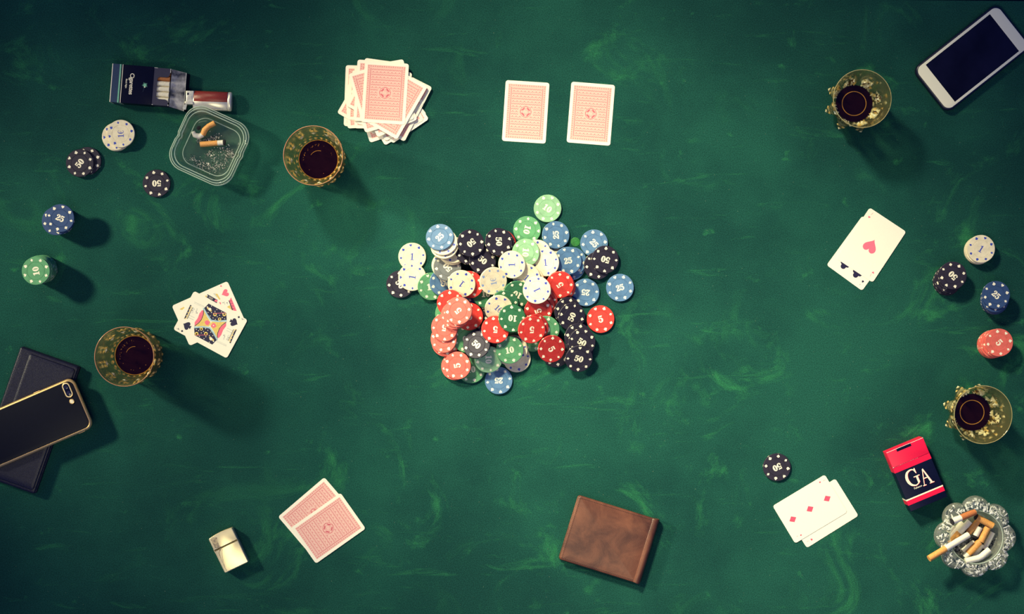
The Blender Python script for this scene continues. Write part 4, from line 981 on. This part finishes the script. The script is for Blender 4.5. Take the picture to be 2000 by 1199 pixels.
def tumbler(px, py, label, rz):
    """straight tumbler with a toothed foot and a ring of cut diamonds; px,py = rim centre"""
    HH = 0.088; p = at(px, py, HH); g = empty('whisky_tumbler', (p.x, p.y, 0.0001), rz); props(g, label, 'glass', 'straight whisky tumblers')
    rim, foot = 0.0415, 0.0340
    def out(z): return foot + (rim - foot) * (z / HH) ** 0.9
    prof = [(out(0) - 0.004, 0.0), (out(0) - 0.0008, 0.001)]
    def teeth(z, a): return lambda th: (out(z) + a * (0.5 + 0.5 * math.cos(24 * th)) - 0.0005, z)
    prof += [teeth(0.003, 0.0006), teeth(0.008, 0.0022), teeth(0.014, 0.0026), teeth(0.020, 0.0008)]
    prof += [(out(0.023) - 0.0006, 0.023)]
    def dia(z, a): return lambda th: (out(z) + a * max(0.0, math.cos(12 * th)) ** 2, z)
    prof += [dia(0.028, 0.0008), dia(0.034, 0.0028), dia(0.040, 0.0032), dia(0.046, 0.0016), dia(0.052, 0.0004)]
    for k in range(8):
        z = 0.054 + k * 0.004; prof.append((out(z) + (0.0002 if k % 2 else -0.0001), z))
    prof += [(rim - 0.0003, HH - 0.001), (rim - 0.0009, HH), (rim - 0.0018, HH - 0.0006), (0.0375, 0.066), (0.0342, 0.050), (0.0312, 0.038), (0.0282, 0.029), (0.0268, 0.020), (0.0262, 0.014), (0.0240, 0.0110), (0.004, 0.0105)]
    mb = MB(); lathe(mb, prof, one, tumbler_glass, 192); mb.build('glass_body', g, 60)
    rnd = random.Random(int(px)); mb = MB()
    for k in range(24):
        a = 2 * math.pi * k / 24; shard(mb, a, 0.0303, 0.032, 0.0062, 0.010, -0.0022, glint_gold, rnd, 4)
        shard(mb, a, out(0.010) + 0.0004, 0.0105, 0.0050, 0.010, 0.0014, glint_gold, rnd, 4)
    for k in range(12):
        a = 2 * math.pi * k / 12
        shard(mb, a, 0.0352, 0.0505, 0.0088, 0.0090, -0.0020, glint_pale, rnd, 6)
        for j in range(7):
            shard(mb, a + 0.16 * (j % 2 - 0.5), 0.0366 + j * 0.0004, 0.056 + j * 0.0022, 0.0056 - j * 0.0003, 0.0030, -0.0009, glint_gold, rnd, 4)
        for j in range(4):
            shard(mb, a + 0.14 * (j % 2 - 0.5), out(0.040) + 0.0006, 0.036 + j * 0.0035, 0.0060, 0.0036, 0.0012, glint_gold, rnd, 4)
    mb.build('glint_facets', g, 0, 'golden glints painted as cut facets')
    rimring(g, rim - 0.0009, HH - 0.0006, 0.0005, rim_glint_copper)
    mb = MB()
    lathe(mb, [(0.0215, 0.0112), (0.0255, 0.0135), (0.0264, 0.018), (0.0277, 0.0262), (0.0272, 0.0259), (0.003, 0.0259)], one, whisky, 64); mb.build('whisky', g, 15, 'dark amber liquor')
    mb = MB()  # glints on the liquor, painted as amber dots and an arc
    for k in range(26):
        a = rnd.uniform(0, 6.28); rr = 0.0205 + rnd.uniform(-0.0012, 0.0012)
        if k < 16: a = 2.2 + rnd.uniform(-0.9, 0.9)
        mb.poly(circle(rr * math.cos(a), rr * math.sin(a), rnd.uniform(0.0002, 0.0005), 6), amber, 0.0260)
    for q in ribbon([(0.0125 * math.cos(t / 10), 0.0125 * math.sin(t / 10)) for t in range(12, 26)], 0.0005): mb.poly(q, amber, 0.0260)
    mb.build('liquor_glints', g, 0)['kind'] = 'stuff'
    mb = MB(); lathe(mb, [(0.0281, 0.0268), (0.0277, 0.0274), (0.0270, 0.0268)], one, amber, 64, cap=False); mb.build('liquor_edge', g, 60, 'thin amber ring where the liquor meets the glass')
    return g
tumbler(611.5, 303.5, 'straight whisky tumbler between the square ashtray and the scattered deck', 0.1)
tumbler(242.5, 696.5, 'straight whisky tumbler beside the black wallet and the court cards', 0.3)

def faceted(px, py, label, rz, lean):
    """bulbous glass with eight big pointed bosses round its lower half; px,py = rim centre"""
    HH = 0.080; p = at(px, py, HH); g = empty('faceted_whisky_glass', (p.x, p.y, 0.0001), rz); props(g, label, 'glass', 'faceted whisky glasses')
    rim, foot = 0.0405, 0.0255
    def boss(z, base, a, sharp=1.6): return lambda th: (base + a * abs(math.cos(4 * th)) ** sharp, z)
    prof = [(foot - 0.003, 0.0), (foot, 0.001), boss(0.006, 0.0262, 0.003), boss(0.014, 0.0285, 0.0085, 2.2), boss(0.022, 0.0298, 0.0115, 3.0), boss(0.030, 0.0310, 0.0085, 2.6), boss(0.040, 0.0325, 0.0045, 1.6),
            boss(0.048, 0.0342, 0.0022, 1.5), (0.0362, 0.056), (0.0385, 0.066), (rim, 0.0785), (rim - 0.0006, HH), (rim - 0.0016, 0.0793), (0.0358, 0.064), (0.0322, 0.050), (0.0285, 0.034), (0.0240, 0.018), (0.0190, 0.0125), (0.003, 0.0115)]
    mb = MB(); lathe(mb, prof, one, facet_glass, 160); mb.build('glass_body', g, 24)
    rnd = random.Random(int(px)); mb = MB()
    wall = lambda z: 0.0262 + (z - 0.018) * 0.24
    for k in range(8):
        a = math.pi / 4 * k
        for j in range(30):                      # chunky painted glints: wide near the boss, narrow towards the rim
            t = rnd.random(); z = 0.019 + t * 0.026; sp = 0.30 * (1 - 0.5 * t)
            m_ = (glint_pale, glint_pale, glint_gold, shade_brown, glint_pale)[rnd.randrange(5)]
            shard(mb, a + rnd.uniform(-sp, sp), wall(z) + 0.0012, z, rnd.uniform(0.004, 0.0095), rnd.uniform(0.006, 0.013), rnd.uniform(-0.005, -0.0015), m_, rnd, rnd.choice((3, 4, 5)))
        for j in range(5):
            z = 0.044 + rnd.random() * 0.018; shard(mb, a + rnd.uniform(-0.36, 0.36), wall(z) + 0.0018, z, rnd.uniform(0.003, 0.008), rnd.uniform(0.005, 0.014), -0.0012, (glint_pale, glint_gold, shade_brown)[rnd.randrange(3)], rnd, rnd.choice((3, 4)))
        shard(mb, a, 0.0395, 0.022, 0.006, 0.008, 0.0022, glint_pale, rnd, 5)
        for sg in (-1, 1): shard(mb, a + sg * 0.11, 0.0365, 0.024, 0.006, 0.009, 0.0016, glint_gold, rnd, 4)
    mb.build('glint_facets', g, 0, 'pale golden glints painted as cut facets')
    rimring(g, rim - 0.0007, HH - 0.0006, 0.00042, rim_glint_pale)
    mb = MB(); lathe(mb, [(0.0150, 0.0128), (0.0225, 0.0165), (0.0256, 0.0240), (0.0260, 0.0256), (0.0170, 0.0252), (0.003, 0.0250)], one, whisky, 64); mb.build('whisky', g, 15, 'dark amber liquor')
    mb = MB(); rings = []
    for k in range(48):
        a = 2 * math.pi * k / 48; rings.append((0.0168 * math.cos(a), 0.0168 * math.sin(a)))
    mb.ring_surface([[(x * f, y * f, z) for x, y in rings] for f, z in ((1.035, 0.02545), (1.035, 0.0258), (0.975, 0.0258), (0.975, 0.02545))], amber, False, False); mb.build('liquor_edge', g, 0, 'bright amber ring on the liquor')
    return g
faceted(1684.5, 192.5, 'faceted whisky glass below the white phone, far from the ashtrays', 0.25, 0)
faceted(1920.5, 810, 'faceted whisky glass above the flower-shaped ashtray', 0.5, 0)

# ---- square ashtray
HA = 0.028
p = at(411, 286, HA * 0.6)
sa = empty('square_glass_ashtray', (p.x, p.y, 0.0001), math.radians(-24.5)); props(sa, 'square clear glass ashtray with two butts and scattered ash', 'ashtray')
def sq(th, half=0.0478, r=0.0235):
    c, s_ = abs(math.cos(th)), abs(math.sin(th)); lo, hi = 0.0, 0.08
    for _ in range(30):
        t = (lo + hi) / 2; x, y = c * t, s_ * t; a = half - r
        dx, dy = max(x - a, 0), max(y - a, 0)
        inside = math.hypot(dx, dy) <= r
        if inside: lo = t
        else: hi = t
    return lo
SQ = {}
def sqc(th):
    k = round(th, 6)
    if k not in SQ: SQ[k] = sq(th)
    return SQ[k]
def notch(th):
    d = min(abs(((th - a + math.pi) % (2 * math.pi)) - math.pi) for a in (0.1, math.pi + 0.1))
    return 0.006 * max(0.0, 1 - (d / 0.10) ** 2)
def sqr(k, z, nt=1.0): return lambda th: (k * sqc(th), z - nt * notch(th))
mb = MB(); lathe(mb, [(0.60, 0.0012), (0.84, 0.0), (0.88, 0.0012), (0.93, 0.010), sqr(0.985, 0.022), sqr(1.0, 0.0255), sqr(0.99, 0.0275), sqr(0.965, HA), sqr(0.93, 0.0275), sqr(0.885, 0.0262), sqr(0.855, 0.0235), (0.80, 0.014), (0.745, 0.0085), (0.71, 0.0066), (0.66, 0.0058), (0.1, 0.0056)], sqc, ash_glass, 144)
mb.build('glass_dish', sa, 40)
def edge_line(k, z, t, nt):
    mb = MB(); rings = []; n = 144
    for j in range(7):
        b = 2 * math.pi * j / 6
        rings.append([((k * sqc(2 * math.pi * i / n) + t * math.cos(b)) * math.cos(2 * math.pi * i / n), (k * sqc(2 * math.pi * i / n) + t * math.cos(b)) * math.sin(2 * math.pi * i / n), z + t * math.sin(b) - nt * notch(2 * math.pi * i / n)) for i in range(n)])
    mb.ring_surface(rings, ash_edge_glint, False, False); mb.build('edge_highlight', sa, 60)  # pale ring paints the bright line along the glass edge
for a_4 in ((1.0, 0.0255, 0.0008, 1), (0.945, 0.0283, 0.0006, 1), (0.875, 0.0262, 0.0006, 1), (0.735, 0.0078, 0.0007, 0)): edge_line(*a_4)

# ---- flower ashtray
p = at(1904.8, 1048, 0.026)
fa = empty('flower_glass_ashtray', (p.x, p.y, 0.0001), 0.0); props(fa, 'heavy clear glass ashtray shaped like a flower, full of cigarette ends', 'ashtray')
def lobes(base, amp, z, dz=0.0): 
    def f(th):
        c = abs(math.cos(4 * th + 0.12)) ** 0.75
        return base + amp * c, z + dz * c
    return f
mb = MB(); lathe(mb, [(0.036, 0.0), (0.040, 0.001), lobes(0.0410, 0.003, 0.005), lobes(0.0465, 0.0065, 0.014), lobes(0.0488, 0.0088, 0.022), lobes(0.0478, 0.0086, 0.028, 0.001), lobes(0.0455, 0.0062, 0.031, 0.003), lobes(0.0425, 0.0025, 0.0325, 0.002), lobes(0.0392, 0.0005, 0.0322, 0.001),
    (0.0372, 0.031), (0.0360, 0.026), (0.0350, 0.012), (0.0325, 0.0075), (0.003, 0.007)], one, flower_glass, 192)
mb.build('glass_dish', fa, 14)
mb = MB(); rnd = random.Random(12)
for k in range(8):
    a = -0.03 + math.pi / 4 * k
    for j in range(64):                      # pale and dark patches painting glints all over the lobe
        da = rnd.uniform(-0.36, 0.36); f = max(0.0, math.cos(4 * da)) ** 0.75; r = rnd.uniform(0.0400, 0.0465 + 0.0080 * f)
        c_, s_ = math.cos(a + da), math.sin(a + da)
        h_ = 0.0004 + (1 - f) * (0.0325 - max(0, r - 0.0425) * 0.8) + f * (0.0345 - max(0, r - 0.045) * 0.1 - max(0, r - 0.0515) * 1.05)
        m_ = (glint_clear, glint_clear, glint_clear, cut_shade, cut_shade)[rnd.randrange(5)]
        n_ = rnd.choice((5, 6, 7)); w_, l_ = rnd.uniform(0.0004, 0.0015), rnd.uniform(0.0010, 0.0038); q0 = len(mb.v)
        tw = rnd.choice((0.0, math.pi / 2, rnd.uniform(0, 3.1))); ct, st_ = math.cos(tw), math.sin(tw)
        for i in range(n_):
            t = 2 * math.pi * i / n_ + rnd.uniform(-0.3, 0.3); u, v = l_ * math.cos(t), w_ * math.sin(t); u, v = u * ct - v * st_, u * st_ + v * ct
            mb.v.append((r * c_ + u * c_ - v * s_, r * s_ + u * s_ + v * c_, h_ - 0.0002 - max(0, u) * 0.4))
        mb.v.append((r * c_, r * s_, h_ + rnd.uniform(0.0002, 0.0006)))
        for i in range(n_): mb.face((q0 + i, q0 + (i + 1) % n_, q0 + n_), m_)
    a2 = a + math.pi / 8; c2, s2 = math.cos(a2), math.sin(a2)      # bright and dark tubes paint light along the crease between lobes
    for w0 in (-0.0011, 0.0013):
        mb.tube([(r * c2 - w0 * s2 * (1 + (r - 0.04) * 60), r * s2 + w0 * c2 * (1 + (r - 0.04) * 60), z_) for r, z_ in ((0.0395, 0.0330), (0.0430, 0.0335), (0.0465, 0.0315), (0.0490, 0.0260))], [0.0003, 0.0008, 0.0008, 0.0004], glint_clear if w0 < 0 else cut_shade, 8)
mb.build('lobe_glints', fa, 50, 'pale and dark facets painting glitter on the cast lobes')
mb = MB(); lathe(mb, [(0.0378, 0.0316), (0.0373, 0.0322), (0.0367, 0.0314)], one, ash_edge_glint, 96, cap=False); mb.build('inner_edge', fa, 60)

# ---- cigarette ends
fil = mat('filter_tan', (0.78, 0.36, 0.09), 0.6, lin=True, noise=0.22, nscale=900)
fil_d = mat('filter_brown', (0.50, 0.16, 0.045), 0.6, lin=True, noise=0.2, nscale=900)
cpap = mat('cigarette_paper', (0.88, 0.82, 0.64), 0.6, lin=True, noise=0.06, nscale=700, bump=0.4)
burnt = mat('burnt_tip', (0.02, 0.018, 0.022), 0.9, lin=True, noise=0.6, nscale=700, bump=1.0)
ashm = mat('ash_grey', (0.30, 0.29, 0.26), 0.9, lin=True, noise=0.3, nscale=900)
def world_pt(c, x, y, z, f=6.66, ox=1810, oy=960):
    return at(ox + x / f, oy + y / f, z)
def butt(c, a, b, za, zb, parts, label, group, r=0.0037, mid=None, f=6.66, ox=1810, oy=960, filt=None):
    """parts: list of (name, fraction) from a to b; mid: optional bend point"""
    A = world_pt(c, a[0], a[1], za, f, ox, oy); B = world_pt(c, b[0], b[1], zb, f, ox, oy)
    M = world_pt(c, mid[0], mid[1], (za + zb) / 2, f, ox, oy) if mid else (A + B) / 2
    root = empty('cigarette_butt', tuple((A + B) / 2)); root.location.z -= r; props(root, label, 'cigarette butt', group)
    base = Vector(root.location)
    def P_(t): return ((A.lerp(M, t * 2) if t < 0.5 else M.lerp(B, t * 2 - 1)) if mid else A.lerp(B, t)) - base
    t0 = 0.0; rnd = random.Random(int(a[0] + b[1]))
    for nm, fr in parts:
        t1 = t0 + fr; n = 7; mb = MB(); pts = [P_(t0 + (t1 - t0) * k / n) for k in range(n + 1)]
        if nm == 'burnt_tip':
            rr = [r * rnd.uniform(0.75, 1.1) for _ in pts]; rr[-1 if t1 > 0.99 else 0] = r * 0.55; m = burnt
        else: rr = [r * (1 if nm == 'filter' else rnd.uniform(0.93, 1.0)) for _ in pts]; m = (filt or fil) if nm == 'filter' else cpap
        mb.tube(pts, rr, m, 14); mb.build(nm, root, 50); t0 = t1
    return root
G = 'cigarette ends in the flower ashtray'
F_, W__, X = 'filter', 'paper', 'burnt_tip'
zb = 0.0110
butt(0, (345, 440), (283, 535), zb, zb, [(W__, 1.0)], 'short white stub at the rim beside the pale grey stub', G, 0.0042)
butt(0, (640, 640), (470, 775), zb, zb, [(X, .12), (W__, .88)], 'white stub under the tan filter near the front of the dish', G, 0.0040)
butt(0, (860, 530), (735, 770), zb, zb, [(W__, .9), (X, .1)], 'long white stub along the far wall beside the dark ash', G, 0.0040)
butt(0, (725, 690), (610, 835), zb, zb, [(W__, 1.0)], 'white stub next to the tan filter with a pale end', G, 0.0040)
butt(0, (465, 400), (275, 610), zb, zb + .001, [(W__, .92), (X, .08)], 'pale grey stub beside the white and tan one', G, 0.0042)
butt(0, (560, 385), (300, 675), 0.018, 0.016, [(W__, .52), (F_, .48)], 'stub half white half tan crossing the middle of the dish', G, 0.0045)
butt(0, (665, 385), (520, 565), 0.0175, 0.0165, [(F_, .85), (X, .15)], 'tan filter ending at a burnt black clump in the middle', G, 0.0042)
butt(0, (690, 460), (620, 600), 0.0185, 0.0175, [(W__, .8), (X, .2)], 'short white stub with a charred end pointing to the viewer', G, 0.0044)
butt(0, (795, 465), (700, 650), 0.0185, 0.018, [(F_, 1.0)], 'tan filter upright in the dish beside the charred white stub', G, 0.0048)
butt(0, (625, 320), (860, 445), 0.021, 0.021, [(X, .1), (F_, .9)], 'tan filter lying across the far edge of the dish', G, 0.0046)
butt(0, (320, 395), (630, 262), 0.0375, 0.030, [(X, .05), (W__, .35), (F_, .6)], 'brown-filtered stub resting at the top edge of the dish', G, 0.0047, filt=fil_d)
butt(0, (690, 650), (495, 855), 0.0185, 0.0175, [(F_, .78), (W__, .22)], 'tan filter with a pale end in front of the others', G, 0.0048)
butt(0, (500, 905), (815, 755), 0.029, 0.026, [(W__, 1.0)], 'bent white stub leaning on the front rim', G, 0.0046, mid=(690, 862))
butt(0, (28, 872), (545, 560), 0.0395, 0.027, [(F_, .42), (W__, .5), (W__, .08)], 'long half-smoked cigarette sticking out over the ashtray rim', None, 0.0046)

def flakes(name, label, pts, zf, size, seed, mats, n_per):
    mb = MB(); rnd = random.Random(seed)
    for k in range(n_per):
        x, y, sp = pts[rnd.randrange(len(pts))]
        q = (x + rnd.gauss(0, sp), y + rnd.gauss(0, sp * 0.75))
        z = zf + abs(rnd.gauss(0, 0.0008)); b = at(q[0], q[1], z); s_ = size * rnd.uniform(0.4, 1.3)
        vs = [tuple(b + Vector((rnd.uniform(-s_, s_), rnd.uniform(-s_, s_), rnd.uniform(-s_, s_) * 0.5))) for _ in range(4)]
        m = mats[rnd.randrange(len(mats))]
        i0 = len(mb.v); mb.v.extend(vs)
        for f in ((0, 1, 2), (0, 2, 3), (0, 3, 1), (1, 3, 2)): mb.face([i0 + j for j in f], m)
    o = mb.build(name, None, 0); props(o, label, 'ash', kind='stuff'); return o
ash_w = mat('ash_white', (0.70, 0.67, 0.58), 0.9, lin=True, noise=0.2, nscale=900)
def sqp(x, y): return (190 + x / 4.0, 90 + y / 4.0)
flakes('cigarette_ash', 'grey ash flakes strewn over the lower half of the square ashtray', [(*sqp(x, y), s_) for x, y, s_ in ((740, 880, 5), (800, 915, 6), (860, 940, 6), (920, 960, 6), (960, 930, 7), (1000, 870, 7), (1030, 830, 6), (960, 800, 8), (900, 860, 7), (930, 720, 6), (870, 730, 6), (1050, 850, 4), (800, 740, 3))], 0.0066, 0.0011, 5, [ashm, ash_w, ash_w, burnt], 900)
flakes('cigarette_ash', 'dark ash and char between the butts in the flower ashtray', [(1810 + x / 6.66, 960 + y / 6.66, s_) for x, y, s_ in ((420, 790, 6), (400, 760, 6), (830, 680, 6), (840, 620, 5), (710, 430, 5), (520, 500, 4), (700, 790, 5), (520, 650, 8), (600, 600, 10), (600, 750, 10), (450, 550, 10), (720, 620, 12))], 0.0078, 0.0014, 9, [burnt, burnt, ashm, ash_w, burnt], 1100)
G2 = 'cigarette ends in the square ashtray'
butt(0, (805, 768), (1003, 752), 0.0115, 0.0115, [(F_, .68), (W__, .22), (X, .10)], 'straight tan-filtered stub lying on the ash in the square ashtray', G2, 0.0039, f=4.0, ox=190, oy=90)
# the crumpled one
def bent():
    pts = [(748, 668), (760, 695), (795, 705), (825, 690), (840, 655), (870, 625), (918, 600)]
    P3 = [at(190 + x / 4.0, 90 + y / 4.0, 0.0118 + 0.002 * (i > 3)) for i, (x, y) in enumerate(pts)]
    root = empty('cigarette_butt', (P3[3].x, P3[3].y, 0.0078)); props(root, 'crumpled butt bent like a hook in the square ashtray', 'cigarette butt', G2)
    b = Vector(root.location); L3 = [q - b for q in P3]
    mb = MB(); mb.tube(L3[:4], [0.0026, 0.0036, 0.0041, 0.0039], cpap, 14); mb.build('paper', root, 50)
    mb = MB(); mb.tube(L3[3:], [0.0041, 0.0043, 0.0038, 0.0039], fil_d if False else fil, 14); mb.build('filter', root, 50)
    mb = MB(); mb.tube([L3[0] + Vector((0.0062, 0.003, 0.001)), L3[0] + Vector((0.0085, 0.0055, 0.001)), L3[0] + Vector((0.011, 0.006, 0.001))], [0.0022, 0.003, 0.002], burnt, 10); mb.build('burnt_tip', root, 50)
bent()
